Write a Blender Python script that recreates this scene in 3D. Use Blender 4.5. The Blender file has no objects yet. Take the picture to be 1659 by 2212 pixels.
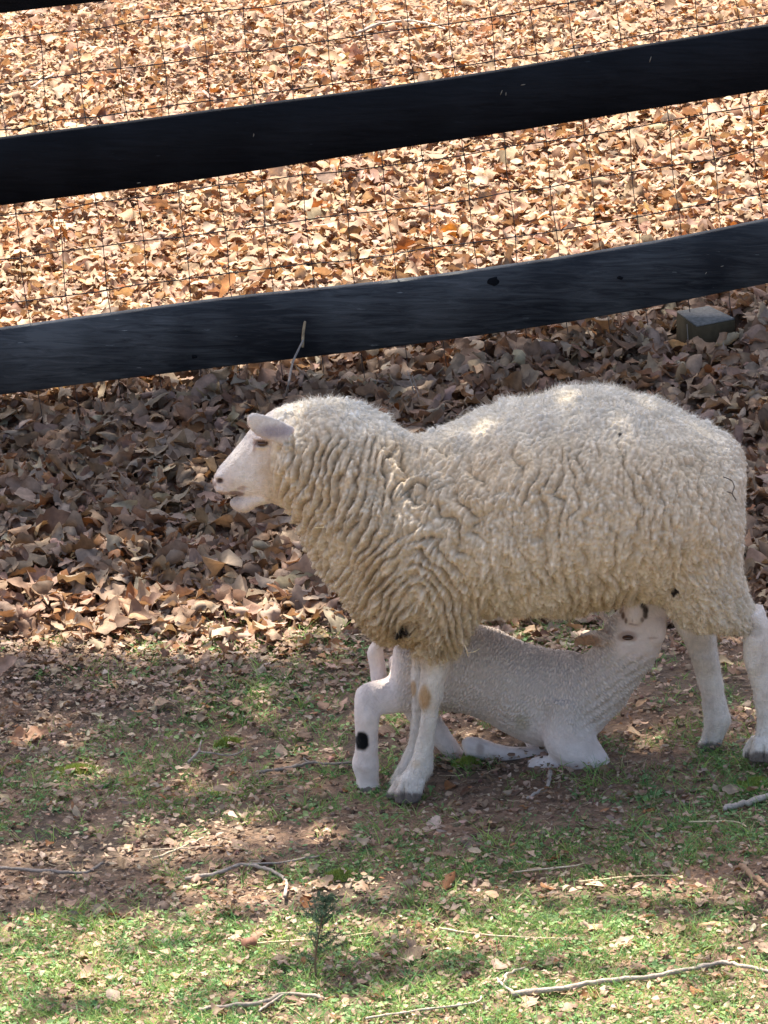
import bpy, math, random
import numpy as np
from mathutils import Vector, kdtree
from mathutils import noise as mnoise

RNG = np.random.default_rng(7)
random.seed(7)
SC = bpy.context.scene
COL = SC.collection

# ------------------------------------------------------------------ camera
PITCH = math.radians(19.0)
CP, SP = math.cos(PITCH), math.sin(PITCH)
DIST = 12.0
CAM = np.array([0.0, -DIST * CP, 0.65 + DIST * SP])
cam_d = bpy.data.cameras.new("camera")
cam = bpy.data.objects.new("camera", cam_d)
COL.objects.link(cam)
cam.location = CAM
cam.rotation_euler = (math.radians(90) - PITCH, 0, 0)
cam_d.sensor_fit = 'VERTICAL'
cam_d.sensor_height = 24.0
cam_d.lens = 24.0 * 12000 / 2212
cam_d.clip_start = 0.5
cam_d.clip_end = 1000
SC.camera = cam

# ------------------------------------------------------------------ light
SUN_EL = math.radians(63)
SX, SY = -0.42, 1.0
_n = math.hypot(SX, SY)
SUN = np.array([SX / _n * math.cos(SUN_EL), SY / _n * math.cos(SUN_EL), math.sin(SUN_EL)])
w = bpy.data.worlds.new("World")
SC.world = w
w.use_nodes = True
nt = w.node_tree
bg = nt.nodes['Background']
sky = nt.nodes.new('ShaderNodeTexSky')
sky.sky_type = 'NISHITA'
sky.sun_disc = False
sky.sun_elevation = SUN_EL
sky.sun_rotation = math.atan2(SX, SY)
sky.air_density = 1.0
sky.dust_density = 4.0
nt.links.new(sky.outputs[0], bg.inputs[0])
bg.inputs[1].default_value = 0.092
sl = bpy.data.lights.new("sun", 'SUN')
sl.energy = 5.0
sl.angle = math.radians(0.5)
sl.color = (1.0, 0.91, 0.77)
so = bpy.data.objects.new("sun", sl)
COL.objects.link(so)
so.rotation_euler = Vector(SUN).to_track_quat('Z', 'Y').to_euler()
SC.view_settings.view_transform = 'Standard'
SC.view_settings.look = 'None'
SC.view_settings.exposure = 1.72
SC.view_settings.gamma = 1
SC.cycles.max_bounces = 6
SC.cycles.diffuse_bounces = 4

# ------------------------------------------------------------------ helpers
def ground_z(x, y):
    x = np.asarray(x, float); y = np.asarray(y, float)
    a = 0.11 + 0.012 * np.clip(y, -2, 4)
    z = 0.012 + a * 12 * np.tanh(x / 12)
    z = z + 0.010 * np.sin(x * 3.1 + y * 1.3) * np.sin(y * 2.3 + 0.6) + 0.005 * np.sin(x * 9.1 + 2) * np.sin(y * 7.7)
    return z

def ray(px, py):
    u = (px - 829.5) / 12000.0
    v = (1106.0 - py) / 12000.0
    return np.array([u, CP + v * SP, -SP + v * CP])

def W(px, py, y):
    """world point in the vertical plane Y=y seen at photo position (px, py)"""
    d = ray(px, py)
    t = (y - CAM[1]) / d[1]
    return CAM + d * t

def G(px, py, lift=0.0):
    """world point on the ground"""
    d = ray(px, py)
    lo, hi = 5.0, 60.0
    for _ in range(50):
        m = (lo + hi) / 2
        p = CAM + d * m
        if p[2] > ground_z(p[0], p[1]) + lift:
            lo = m
        else:
            hi = m
    return CAM + d * lo

def to_px(P):
    d = P - CAM
    f = d[:, 1] * CP - d[:, 2] * SP
    u = d[:, 1] * SP + d[:, 2] * CP
    return 829.5 + 12000 * d[:, 0] / f, 1106 - 12000 * u / f

def tag(o, label=None, cat=None, group=None, kind=None):
    if label: o['label'] = label
    if cat: o['category'] = cat
    if group: o['group'] = group
    if kind: o['kind'] = kind
    return o

def empty(name, loc=(0, 0, 0)):
    o = bpy.data.objects.new(name, None)
    COL.objects.link(o)
    o.location = loc
    o.empty_display_size = 0.1
    return o

def mesh_np(name, verts, faces, mat=None, parent=None, smooth=False, color=None, link=True):
    """verts (n,3); faces a list of (m,k) index arrays; color (n,3)"""
    me = bpy.data.meshes.new(name)
    verts = np.asarray(verts, np.float32)
    me.vertices.add(len(verts))
    me.vertices.foreach_set('co', verts.ravel())
    tot, starts, idx = 0, [], []
    for f in faces:
        f = np.asarray(f, np.int32)
        if len(f) == 0: continue
        k = f.shape[1]
        starts.append(tot + np.arange(len(f), dtype=np.int32) * k)
        idx.append(f.ravel())
        tot += f.size
    starts = np.concatenate(starts); idx = np.concatenate(idx)
    me.loops.add(tot)
    me.loops.foreach_set('vertex_index', idx)
    me.polygons.add(len(starts))
    me.polygons.foreach_set('loop_start', starts)
    if smooth:
        me.polygons.foreach_set('use_smooth', np.ones(len(starts), bool))
    me.update(calc_edges=True)
    me.validate()
    if color is not None:
        a = me.color_attributes.new('Col', 'FLOAT_COLOR', 'POINT')
        c = np.ones((len(verts), 4), np.float32)
        c[:, :3] = np.clip(color, 0, 1)
        a.data.foreach_set('color', c.ravel())
    if mat: me.materials.append(mat)
    if not link: return me
    o = bpy.data.objects.new(name, me)
    COL.objects.link(o)
    if parent is not None:
        o.parent = parent
        o.matrix_parent_inverse = parent.matrix_world.inverted() if False else o.matrix_parent_inverse
    return o

def child(name, verts, faces, mat, parent, smooth=True, color=None):
    """a part whose geometry is given in world space"""
    loc = np.array(parent.location) if parent is not None else 0
    return mesh_np(name, np.asarray(verts) - loc, faces, mat, parent, smooth, color)

def smoothstep(a, b, x):
    t = np.clip((x - a) / (b - a), 0, 1)
    return t * t * (3 - 2 * t)

def vnoise(P, scale, seed=0, octaves=2):
    """cheap smooth noise from rotated sines, vectorised"""
    r = np.random.default_rng(seed)
    out = np.zeros(len(P))
    amp, tot = 1.0, 0
    s = scale
    for o in range(octaves):
        for _ in range(5):
            d = r.normal(size=3); d /= np.linalg.norm(d)
            ph = r.uniform(0, 6.28)
            out += amp * np.sin(P @ (d * s * 2 * math.pi * r.uniform(0.6, 1.3)) + ph)
            tot += amp * 0.7
        amp *= 0.6; s *= 2.1
    return out / tot

# value noise on a lattice (2-D) for patch masks
def lat(x, y, scale, seed):
    r = np.random.default_rng(seed)
    T = r.random((64, 64))
    u = x * scale + 1000; v = y * scale + 1000
    i = np.floor(u).astype(int); j = np.floor(v).astype(int)
    fu = u - i; fv = v - j
    fu = fu * fu * (3 - 2 * fu); fv = fv * fv * (3 - 2 * fv)
    a = T[i % 64, j % 64]; b = T[(i + 1) % 64, j % 64]; c = T[i % 64, (j + 1) % 64]; d = T[(i + 1) % 64, (j + 1) % 64]
    return (a * (1 - fu) + b * fu) * (1 - fv) + (c * (1 - fu) + d * fu) * fv

# ------------------------------------------------------------------ materials
def mat_new(name):
    m = bpy.data.materials.new(name)
    m.use_nodes = True
    n = m.node_tree
    p = n.nodes['Principled BSDF']
    return m, n, p

def mat_attr(name, rough=0.85, spec=0.2, noise_scale=120, noise_amt=0.25, bump=0.0, bump_scale=300, transl=0.0, sheen=0.0, warm=False):
    m, n, p = mat_new(name)
    at = n.nodes.new('ShaderNodeAttribute'); at.attribute_name = 'Col'
    tc = n.nodes.new('ShaderNodeTexCoord')
    nz = n.nodes.new('ShaderNodeTexNoise'); nz.inputs['Scale'].default_value = noise_scale; nz.inputs['Detail'].default_value = 3
    n.links.new(tc.outputs['Object'], nz.inputs['Vector'])
    mr = n.nodes.new('ShaderNodeMapRange')
    mr.inputs['To Min'].default_value = 1 - noise_amt; mr.inputs['To Max'].default_value = 1 + noise_amt
    mr.inputs['From Min'].default_value = 0.25; mr.inputs['From Max'].default_value = 0.75
    n.links.new(nz.outputs['Fac'], mr.inputs['Value'])
    mu = n.nodes.new('ShaderNodeVectorMath'); mu.operation = 'SCALE'
    n.links.new(at.outputs['Color'], mu.inputs[0]); n.links.new(mr.outputs[0], mu.inputs['Scale'])
    n.links.new(mu.outputs[0], p.inputs['Base Color'])
    p.inputs['Roughness'].default_value = rough
    p.inputs['Specular IOR Level'].default_value = spec
    if sheen: 
        p.inputs['Sheen Weight'].default_value = sheen
        p.inputs['Sheen Roughness'].default_value = 0.5
    if bump:
        nb = n.nodes.new('ShaderNodeTexNoise'); nb.inputs['Scale'].default_value = bump_scale; nb.inputs['Detail'].default_value = 4
        n.links.new(tc.outputs['Object'], nb.inputs['Vector'])
        b = n.nodes.new('ShaderNodeBump'); b.inputs['Strength'].default_value = bump; b.inputs['Distance'].default_value = 0.004
        n.links.new(nb.outputs['Fac'], b.inputs['Height']); n.links.new(b.outputs[0], p.inputs['Normal'])
    if transl:
        tr = n.nodes.new('ShaderNodeBsdfTranslucent')
        if warm:      # light that comes through a dry leaf is more orange
            wm_ = n.nodes.new('ShaderNodeVectorMath'); wm_.operation = 'MULTIPLY'; wm_.inputs[1].default_value = (1.15, 0.86, 0.58)
            n.links.new(mu.outputs[0], wm_.inputs[0]); n.links.new(wm_.outputs[0], tr.inputs['Color'])
        else:
            n.links.new(mu.outputs[0], tr.inputs['Color'])
        mx = n.nodes.new('ShaderNodeMixShader'); mx.inputs[0].default_value = transl
        out = n.nodes['Material Output']
        n.links.new(p.outputs[0], mx.inputs[1]); n.links.new(tr.outputs[0], mx.inputs[2]); n.links.new(mx.outputs[0], out.inputs['Surface'])
    return m

M_LEAF = mat_attr('dry_leaf', 0.65, 0.3, 90, 0.22, transl=0.22, warm=True)
M_GRASS = mat_attr('grass_blade', 0.6, 0.3, 60, 0.2, transl=0.35)
M_WOOL = mat_attr('wool', 1.0, 0.05, 55, 0.13, bump=0.5, bump_scale=260, sheen=0.15)
M_FIBRE = mat_attr('wool_fibre', 1.0, 0.05, 40, 0.1, transl=0.25)
M_HIDE = mat_attr('short_hair_hide', 0.9, 0.1, 90, 0.12, bump=0.9, bump_scale=260, sheen=0.1)
M_LAMB = mat_attr('lamb_wool', 1.0, 0.05, 80, 0.08, bump=0.6, bump_scale=200, sheen=0.15)
M_TWIG = mat_attr('twig_bark', 0.85, 0.2, 80, 0.35, bump=0.5, bump_scale=200)

def mat_plain(name, rgb, rough=0.6, spec=0.4):
    m, n, p = mat_new(name)
    tc = n.nodes.new('ShaderNodeTexCoord')
    nz = n.nodes.new('ShaderNodeTexNoise'); nz.inputs['Scale'].default_value = 60
    n.links.new(tc.outputs['Object'], nz.inputs['Vector'])
    cr = n.nodes.new('ShaderNodeValToRGB')
    cr.color_ramp.elements[0].color = (*[c * 0.7 for c in rgb], 1); cr.color_ramp.elements[1].color = (*[min(1, c * 1.3) for c in rgb], 1)
    n.links.new(nz.outputs['Fac'], cr.inputs[0]); n.links.new(cr.outputs[0], p.inputs['Base Color'])
    p.inputs['Roughness'].default_value = rough
    p.inputs['Specular IOR Level'].default_value = spec
    return m

def mat_soil():
    m, n, p = mat_new('soil')
    tc = n.nodes.new('ShaderNodeTexCoord')
    a = n.nodes.new('ShaderNodeTexNoise'); a.inputs['Scale'].default_value = 2.2; a.inputs['Detail'].default_value = 5
    b = n.nodes.new('ShaderNodeTexNoise'); b.inputs['Scale'].default_value = 55; b.inputs['Detail'].default_value = 6; b.inputs['Roughness'].default_value = 0.7
    for q in (a, b): n.links.new(tc.outputs['Object'], q.inputs['Vector'])
    c1 = n.nodes.new('ShaderNodeValToRGB')
    c1.color_ramp.elements[0].position = 0.35; c1.color_ramp.elements[0].color = (0.085, 0.064, 0.048, 1)
    c1.color_ramp.elements[1].position = 0.65; c1.color_ramp.elements[1].color = (0.27, 0.17, 0.115, 1)
    c2 = n.nodes.new('ShaderNodeValToRGB')
    c2.color_ramp.elements[0].position = 0.3; c2.color_ramp.elements[0].color = (0.45, 0.45, 0.45, 1)
    c2.color_ramp.elements[1].position = 0.7; c2.color_ramp.elements[1].color = (1.5, 1.45, 1.35, 1)
    n.links.new(a.outputs['Fac'], c1.inputs[0]); n.links.new(b.outputs['Fac'], c2.inputs[0])
    mx = n.nodes.new('ShaderNodeMix'); mx.data_type = 'RGBA'; mx.blend_type = 'MULTIPLY'; mx.inputs[0].default_value = 1
    n.links.new(c1.outputs[0], mx.inputs[6]); n.links.new(c2.outputs[0], mx.inputs[7])
    n.links.new(mx.outputs[2], p.inputs['Base Color'])
    p.inputs['Roughness'].default_value = 0.95
    bu = n.nodes.new('ShaderNodeBump'); bu.inputs['Strength'].default_value = 0.9; bu.inputs['Distance'].default_value = 0.012
    n.links.new(b.outputs['Fac'], bu.inputs['Height']); n.links.new(bu.outputs[0], p.inputs['Normal'])
    return m
M_SOIL = mat_soil()

def mat_board(name, lo, hi, sp=.35):
    m, n, p = mat_new(name)
    tc = n.nodes.new('ShaderNodeTexCoord')
    mp = n.nodes.new('ShaderNodeMapping'); mp.inputs['Scale'].default_value = (3.5, 3.5, 34.0); mp.inputs['Rotation'].default_value = (0, math.radians(8.0), 0)
    n.links.new(tc.outputs['Object'], mp.inputs[0])
    g = n.nodes.new('ShaderNodeTexNoise'); g.inputs['Scale'].default_value = 2.0; g.inputs['Detail'].default_value = 10; g.inputs['Roughness'].default_value = 0.7; g.inputs['Distortion'].default_value = 0.9
    n.links.new(mp.outputs[0], g.inputs['Vector'])
    q = n.nodes.new('ShaderNodeTexNoise'); q.inputs['Scale'].default_value = 3.0; q.inputs['Detail'].default_value = 2
    n.links.new(tc.outputs['Object'], q.inputs['Vector'])
    mul = n.nodes.new('ShaderNodeMath'); mul.operation = 'MULTIPLY'
    n.links.new(g.outputs['Fac'], mul.inputs[0]); n.links.new(q.outputs['Fac'], mul.inputs[1])
    cr = n.nodes.new('ShaderNodeValToRGB')
    e = cr.color_ramp.elements
    e[0].position = 0.17; e[0].color = (*lo, 1)
    e[1].position = 0.38; e[1].color = (*hi, 1)
    n.links.new(mul.outputs[0], cr.inputs[0])
    mp2 = n.nodes.new('ShaderNodeMapping'); mp2.inputs['Scale'].default_value = (9, 9, 55); mp2.inputs['Rotation'].default_value = (0, math.radians(8.5), 0)
    n.links.new(tc.outputs['Object'], mp2.inputs[0])
    ch = n.nodes.new('ShaderNodeTexNoise'); ch.inputs['Scale'].default_value = 1.6; ch.inputs['Detail'].default_value = 6; ch.inputs['Roughness'].default_value = 0.65
    n.links.new(mp2.outputs[0], ch.inputs['Vector'])
    cc = n.nodes.new('ShaderNodeValToRGB'); cc.color_ramp.elements[0].position = 0.66; cc.color_ramp.elements[1].position = 0.74
    n.links.new(ch.outputs['Fac'], cc.inputs[0])
    bm_ = n.nodes.new('ShaderNodeMix'); bm_.data_type = 'RGBA'
    n.links.new(cc.outputs[0], bm_.inputs[0]); n.links.new(cr.outputs[0], bm_.inputs[6]); bm_.inputs[7].default_value = (hi[0] * 3.2, hi[1] * 3.2, hi[2] * 3, 1)
    n.links.new(bm_.outputs[2], p.inputs['Base Color'])
    p.inputs['Roughness'].default_value = 0.6
    p.inputs['Specular IOR Level'].default_value = sp
    bu = n.nodes.new('ShaderNodeBump'); bu.inputs['Strength'].default_value = 0.4; bu.inputs['Distance'].default_value = 0.004
    n.links.new(g.outputs['Fac'], bu.inputs['Height']); n.links.new(bu.outputs[0], p.inputs['Normal'])
    return m
M_BOARD = mat_board('black_stained_board', (.002, .003, .005), (.009, .011, .015), .12)
M_BOARD_WORN = mat_board('weathered_black_board', (.006, .009, .014), (.085, .092, .098))
M_CHIP = mat_plain('bare_wood_chip', (0.28, 0.25, 0.2), 0.8, 0.2)
M_WIRE = mat_plain('dark_wire', (0.05, 0.04, 0.038), 0.5, 0.4)
M_POST = mat_plain('weathered_wood', (0.085, 0.065, 0.038), 0.9, 0.1)
M_HOOF = mat_plain('hoof', (0.09, 0.08, 0.08), 0.6, 0.3)
M_EYE = mat_plain('eye', (0.06, 0.025, 0.012), 0.12, 0.7)
M_ACORN = mat_plain('acorn', (0.26, 0.17, 0.10), 0.6, 0.3)

# ------------------------------------------------------------------ ground
def axis(lo, hi, step, far, n_far=26):
    a = np.arange(lo, hi + step / 2, step)
    g = np.geomspace(step * 2, far, n_far)
    return np.concatenate([lo - g[::-1], a, hi + g])
gx = axis(-1.8, 1.8, 0.025, 250)
gy = axis(-1.8, 9.0, 0.025, 250)
X, Y = np.meshgrid(gx, gy)
Pg = np.stack([X.ravel(), Y.ravel(), ground_z(X.ravel(), Y.ravel())], 1)
nearm = (np.abs(Pg[:, 0]) < 2.2) & (Pg[:, 1] > -2.2) & (Pg[:, 1] < 9.5)
Pg[nearm, 2] += 0.006 * (lat(Pg[nearm, 0], Pg[nearm, 1], 12, 3) - 0.5) + 0.005 * (lat(Pg[nearm, 0], Pg[nearm, 1], 30, 4) - 0.5)
nx = len(gx)
i, j = np.meshgrid(np.arange(nx - 1), np.arange(len(gy) - 1))
a = (j * nx + i).ravel()
ground = mesh_np('ground', Pg, [np.stack([a, a + 1, a + nx + 1, a + nx], 1)], M_SOIL, None, True)
tag(ground, kind='structure')

# ------------------------------------------------------------------ lofts
def ring_tube(rings, yc=0.0, n=20, comp=True, power=2.0):
    """rings: (Tx,Ty,Bx,By,half depth[,yc]) in photo positions -> closed tube mesh"""
    V, F = [], []
    for r in rings:
        y0 = r[5] if len(r) > 5 else yc
        T = W(r[0], r[1], y0); B = W(r[2], r[3], y0)
        c = (T + B) / 2; v = (T - B) / 2
        wd = r[4]
        if comp:
            L = np.linalg.norm(v)
            vert = abs(v[2]) / max(L, 1e-6)
            k = 1 - (wd * math.tan(PITCH) / max(L, 1e-6)) ** 2 * vert
            v = v * math.sqrt(max(k, 0.45))
        for q in range(n):
            t = 2 * math.pi * q / n
            ct, st = math.cos(t), math.sin(t)
            ct = math.copysign(abs(ct) ** (2 / power), ct); st = math.copysign(abs(st) ** (2 / power), st)
            V.append(c + v * ct + np.array([0, wd, 0]) * st)
    m = len(rings)
    for k in range(m - 1):
        for q in range(n):
            F.append((k * n + q, k * n + (q + 1) % n, (k + 1) * n + (q + 1) % n, (k + 1) * n + q))
    V = list(V)
    V.append(np.mean(V[:n], 0)); V.append(np.mean(V[(m - 1) * n:m * n], 0))
    c0, c1 = m * n, m * n + 1
    T3 = []
    for q in range(n):
        T3.append((c0, (q + 1) % n, q)); T3.append((c1, (m - 1) * n + q, (m - 1) * n + (q + 1) % n))
    return np.array(V), F, T3

def resample(rings, k=4):
    """Catmull-Rom between rings so the tube is smooth"""
    R = [list(r) for r in rings]
    out = []
    for i in range(len(R) - 1):
        p0 = np.array(R[max(i - 1, 0)], float); p1 = np.array(R[i], float); p2 = np.array(R[i + 1], float); p3 = np.array(R[min(i + 2, len(R) - 1)], float)
        for s in range(k):
            t = s / k
            v = 0.5 * ((2 * p1) + (-p0 + p2) * t + (2 * p0 - 5 * p1 + 4 * p2 - p3) * t * t + (-p0 + 3 * p1 - 3 * p2 + p3) * t ** 3)
            out.append(v)
    out.append(np.array(R[-1], float))
    return [tuple(v[:4]) + (max(v[4], 0.004),) + ((v[5],) if len(v) > 5 else ()) for v in out]

def tube(pts, radii, n=6):
    pts = np.asarray(pts, float); m = len(pts)
    radii = np.broadcast_to(np.asarray(radii, float), (m,))
    tg = np.gradient(pts, axis=0); tg /= np.maximum(np.linalg.norm(tg, axis=1, keepdims=True), 1e-9)
    ref = np.array([0, 0, 1.0]) if abs(tg[0][2]) < 0.8 else np.array([1.0, 0, 0])
    V = []
    for k in range(m):
        a_ = np.cross(tg[k], ref); a_ /= max(np.linalg.norm(a_), 1e-9)
        b_ = np.cross(tg[k], a_)
        for q in range(n):
            t = 2 * math.pi * q / n
            V.append(pts[k] + radii[k] * (math.cos(t) * a_ + math.sin(t) * b_))
    Fq = [(k * n + q, k * n + (q + 1) % n, (k + 1) * n + (q + 1) % n, (k + 1) * n + q) for k in range(m - 1) for q in range(n)]
    V.append(pts[0]); V.append(pts[-1])
    T3 = [(m * n, (q + 1) % n, q) for q in range(n)] + [(m * n + 1, (m - 1) * n + q, (m - 1) * n + (q + 1) % n) for q in range(n)]
    return np.array(V), Fq, T3

def ellipsoid(c, r, rot=None, n=14, m=10):
    V, F = [], []
    for a_ in range(1, m):
        ph = math.pi * a_ / m
        for b_ in range(n):
            th = 2 * math.pi * b_ / n
            V.append((r[0] * math.sin(ph) * math.cos(th), r[1] * math.sin(ph) * math.sin(th), r[2] * math.cos(ph)))
    V.append((0, 0, r[2])); V.append((0, 0, -r[2]))
    V = np.array(V)
    for a_ in range(m - 2):
        for b_ in range(n):
            F.append((a_ * n + b_, (a_ + 1) * n + b_, (a_ + 1) * n + (b_ + 1) % n, a_ * n + (b_ + 1) % n))
    T3 = []
    tp, bt = (m - 1) * n, (m - 1) * n + 1
    for b_ in range(n):
        T3.append((tp, b_, (b_ + 1) % n)); T3.append((bt, (m - 2) * n + (b_ + 1) % n, (m - 2) * n + b_))
    if rot is not None: V = V @ rot.T
    return V + np.array(c), F, T3

def fuse(pieces, voxel, smooth_it, subsurf=0, name='tmp'):
    """union of closed pieces -> one continuous surface (vertices, quads, normals)"""
    import bmesh
    me = bpy.data.meshes.new(name)
    V, F, o = [], [], 0
    for v, q, t in pieces:
        V.extend([tuple(p) for p in v]); F.extend([tuple(i + o for i in f) for f in q]); F.extend([tuple(i + o for i in f) for f in t])
        o += len(v)
    me.from_pydata(V, [], F)
    bm = bmesh.new(); bm.from_mesh(me)
    bmesh.ops.recalc_face_normals(bm, faces=bm.faces)
    bm.to_mesh(me); bm.free()
    ob = bpy.data.objects.new(name, me); COL.objects.link(ob)
    r = ob.modifiers.new('r', 'REMESH'); r.mode = 'VOXEL'; r.voxel_size = voxel
    s = ob.modifiers.new('s', 'SMOOTH'); s.factor = 0.5; s.iterations = smooth_it
    if subsurf:
        u = ob.modifiers.new('u', 'SUBSURF'); u.levels = subsurf; u.render_levels = subsurf
    dg = bpy.context.evaluated_depsgraph_get()
    ev = ob.evaluated_get(dg); m2 = ev.to_mesh()
    n = len(m2.vertices)
    P = np.empty(n * 3, np.float32); m2.vertices.foreach_get('co', P); P = P.reshape(-1, 3).astype(float)
    nf = len(m2.polygons)
    ls = np.empty(nf, np.int32); m2.polygons.foreach_get('loop_start', ls)
    lt = np.empty(nf, np.int32); m2.polygons.foreach_get('loop_total', lt)
    li = np.empty(len(m2.loops), np.int32); m2.loops.foreach_get('vertex_index', li)
    q4 = li[(ls[lt == 4][:, None] + np.arange(4))]
    q3 = li[(ls[lt == 3][:, None] + np.arange(3))] if (lt == 3).any() else np.zeros((0, 3), np.int32)
    ev.to_mesh_clear()
    bpy.data.objects.remove(ob); bpy.data.meshes.remove(me)
    return P, q4, q3

def normals(P, Q, T=None):
    N = np.zeros_like(P)
    fn = np.cross(P[Q[:, 2]] - P[Q[:, 0]], P[Q[:, 3]] - P[Q[:, 1]])
    for k in range(4): np.add.at(N, Q[:, k], fn)
    if T is not None and len(T):
        fn = np.cross(P[T[:, 1]] - P[T[:, 0]], P[T[:, 2]] - P[T[:, 0]])
        for k in range(3): np.add.at(N, T[:, k], fn)
    return N / np.maximum(np.linalg.norm(N, axis=1, keepdims=True), 1e-12)

def poisson_seeds(P, spacing, seed, N=None):
    r = np.random.default_rng(seed)
    order = r.permutation(len(P))
    cell = {}
    keep = []
    inv = 1 / spacing
    K = np.floor(P * inv).astype(int)
    s2 = spacing * spacing
    for i in order:
        k = K[i]; ok = True; p = P[i]
        for dx in (-1, 0, 1):
            for dy in (-1, 0, 1):
                for dz in (-1, 0, 1):
                    for q in cell.get((k[0] + dx, k[1] + dy, k[2] + dz), ()):
                        d = p - P[q]
                        if d[0] * d[0] + d[1] * d[1] + d[2] * d[2] < s2:
                            ok = False; break
                    if not ok: break
                if not ok: break
            if not ok: break
        if ok:
            keep.append(i); cell.setdefault((k[0], k[1], k[2]), []).append(i)
    return np.array(keep)

def aworley(P, S, FS, stretch, k):
    """anisotropic cellular distances: F1, F2, id, along"""
    kd = kdtree.KDTree(len(S))
    for i, s in enumerate(S): kd.insert(s, i)
    kd.balance()
    n = len(P)
    idx = np.empty((n, k), np.int32)
    fn = kd.find_n
    for i, p in enumerate(P.tolist()):
        idx[i] = [q[1] for q in fn(p, k)]
    D = P[:, None, :] - S[idx]
    al = np.einsum('ijk,ijk->ij', D, FS[idx])
    pr = np.sqrt(np.maximum((D ** 2).sum(2) - al ** 2, 0))
    d = np.sqrt((al / stretch) ** 2 + pr ** 2)
    o = np.argsort(d, axis=1)
    r = np.arange(n)
    return d[r, o[:, 0]], d[r, o[:, 1]], idx[r, o[:, 0]], al[r, o[:, 0]]

def sample_surface(P, Q, count, rng, weight=None):
    A = np.linalg.norm(np.cross(P[Q[:, 2]] - P[Q[:, 0]], P[Q[:, 3]] - P[Q[:, 1]]), axis=1)
    if weight is not None: A = A * weight
    f = rng.choice(len(Q), count, p=A / A.sum())
    u = rng.random((count, 1)); v = rng.random((count, 1))
    q = Q[f]
    return q, u, v

def bil(Aq, u, v):
    return Aq[:, 0] * (1 - u) * (1 - v) + Aq[:, 1] * u * (1 - v) + Aq[:, 2] * u * v + Aq[:, 3] * (1 - u) * v

def fibres(root, d0, d1, length, width, colour, rng, seg=3, wave=0.0):
    """ribbons from root: heading d0, bending towards d1"""
    n = len(root)
    side = np.cross(d0, rng.normal(size=(n, 3)))
    side /= np.maximum(np.linalg.norm(side, axis=1, keepdims=True), 1e-9)
    V = np.empty((n, seg + 1, 2, 3))
    p = root.copy()
    for s in range(seg + 1):
        t = s / seg
        wd = (width * (1 - 0.85 * t))[:, None]
        V[:, s, 0] = p - side * wd / 2; V[:, s, 1] = p + side * wd / 2
        d = d0 * (1 - t) + d1 * t
        d /= np.maximum(np.linalg.norm(d, axis=1, keepdims=True), 1e-9)
        p = p + d * (length / seg)[:, None]
        if wave: p = p + rng.normal(size=(n, 3)) * wave * (length / seg)[:, None]
    base = np.arange(n)[:, None] * (seg + 1) * 2
    k = np.arange(seg)[None, :] * 2
    a = base + k
    F = np.stack([a, a + 1, a + 3, a + 2], 2).reshape(-1, 4)
    C = np.repeat(colour, (seg + 1) * 2, axis=0)
    return V.reshape(-1, 3), F, C

# ------------------------------------------------------------------ EWE
def flow_dir(P, N):
    """direction the locks lie in (tangent)"""
    px, py = to_px(P)
    n = len(P)
    f = np.zeros((n, 3)); f[:, 2] = -1
    # neck: slanted down and forward
    nk = smoothstep(1150, 850, px)
    f[:, 0] -= nk * np.clip(0.15 + 0.0018 * (py - 950), 0, .95)
    f[:, 0] += 0.25 * smoothstep(1000, 900, px) * smoothstep(1300, 1400, py)
    # front of the throat: more down
    # hind leg: down and back
    th = smoothstep(1400, 1500, px) * smoothstep(1150, 1300, py)
    f[:, 0] += 0.7 * th
    top = smoothstep(1000, 860, py)
    f[:, 0] += 0.5 * top * vnoise(P, 3, 5, 1)
    # belly lean
    f[:, 0] += 0.18 * vnoise(P, 2.5, 6, 1)
    f -= N * (f * N).sum(1, keepdims=True)
    f /= np.maximum(np.linalg.norm(f, axis=1, keepdims=True), 1e-6)
    return f

trunk = [
    (1606, 1020, 1606, 1120, .04), (1598, 975, 1600, 1200, .12), (1570, 938, 1585, 1270, .18), (1520, 906, 1530, 1290, .215),
    (1440, 862, 1440, 1300, .24), (1380, 845, 1380, 1298, .25), (1310, 834, 1310, 1318, .255), (1220, 838, 1220, 1336, .26), (1110, 862, 1110, 1338, .255),
    (1010, 897, 1010, 1350, .24), (930, 925, 915, 1385, .22), (875, 922, 830, 1392, .20), (825, 900, 775, 1360, .18),
    (775, 876, 722, 1285, .155), (732, 860, 676, 1212, .13), (694, 860, 640, 1148, .115), (655, 872, 614, 1105, .10),
    (622, 876, 599, 1088, .086), (602, 876, 590, 1078, .074), (584, 886, 583, 1060, .06)]
thigh_n = [(1400, 1120, 1600, 1100, .12, -.08), (1405, 1230, 1612, 1200, .12, -.09), (1432, 1300, 1628, 1262, .10, -.10), (1480, 1345, 1636, 1305, .075, -.10),
           (1540, 1365, 1640, 1335, .05, -.10), (1592, 1372, 1642, 1350, .032, -.10)]
thigh_f = [(1400, 1100, 1590, 1080, .10, .11), (1405, 1210, 1590, 1180, .10, .11), (1425, 1280, 1560, 1250, .08, .10), (1445, 1330, 1535, 1310, .055, .09), (1460, 1352, 1525, 1345, .035, .08)]
fore_n = [(860, 1200, 1040, 1200, .08, -.13), (872, 1290, 1050, 1290, .08, -.125), (885, 1360, 1030, 1365, .065, -.12), (896, 1405, 992, 1412, .042, -.11), (905, 1440, 970, 1440, .026, -.10)]
fore_f = [(800, 1200, 950, 1200, .08, .08), (820, 1300, 940, 1300, .07, .06), (850, 1365, 930, 1365, .04, .04), (880, 1400, 915, 1400, .02, .03)]
ewe = empty('sheep', (0.2, -0.02, float(ground_z(0.2, 0))))
tag(ewe, 'large woolly adult sheep standing side on with cream fleece, head raised and mouth slightly open', 'sheep')
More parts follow.
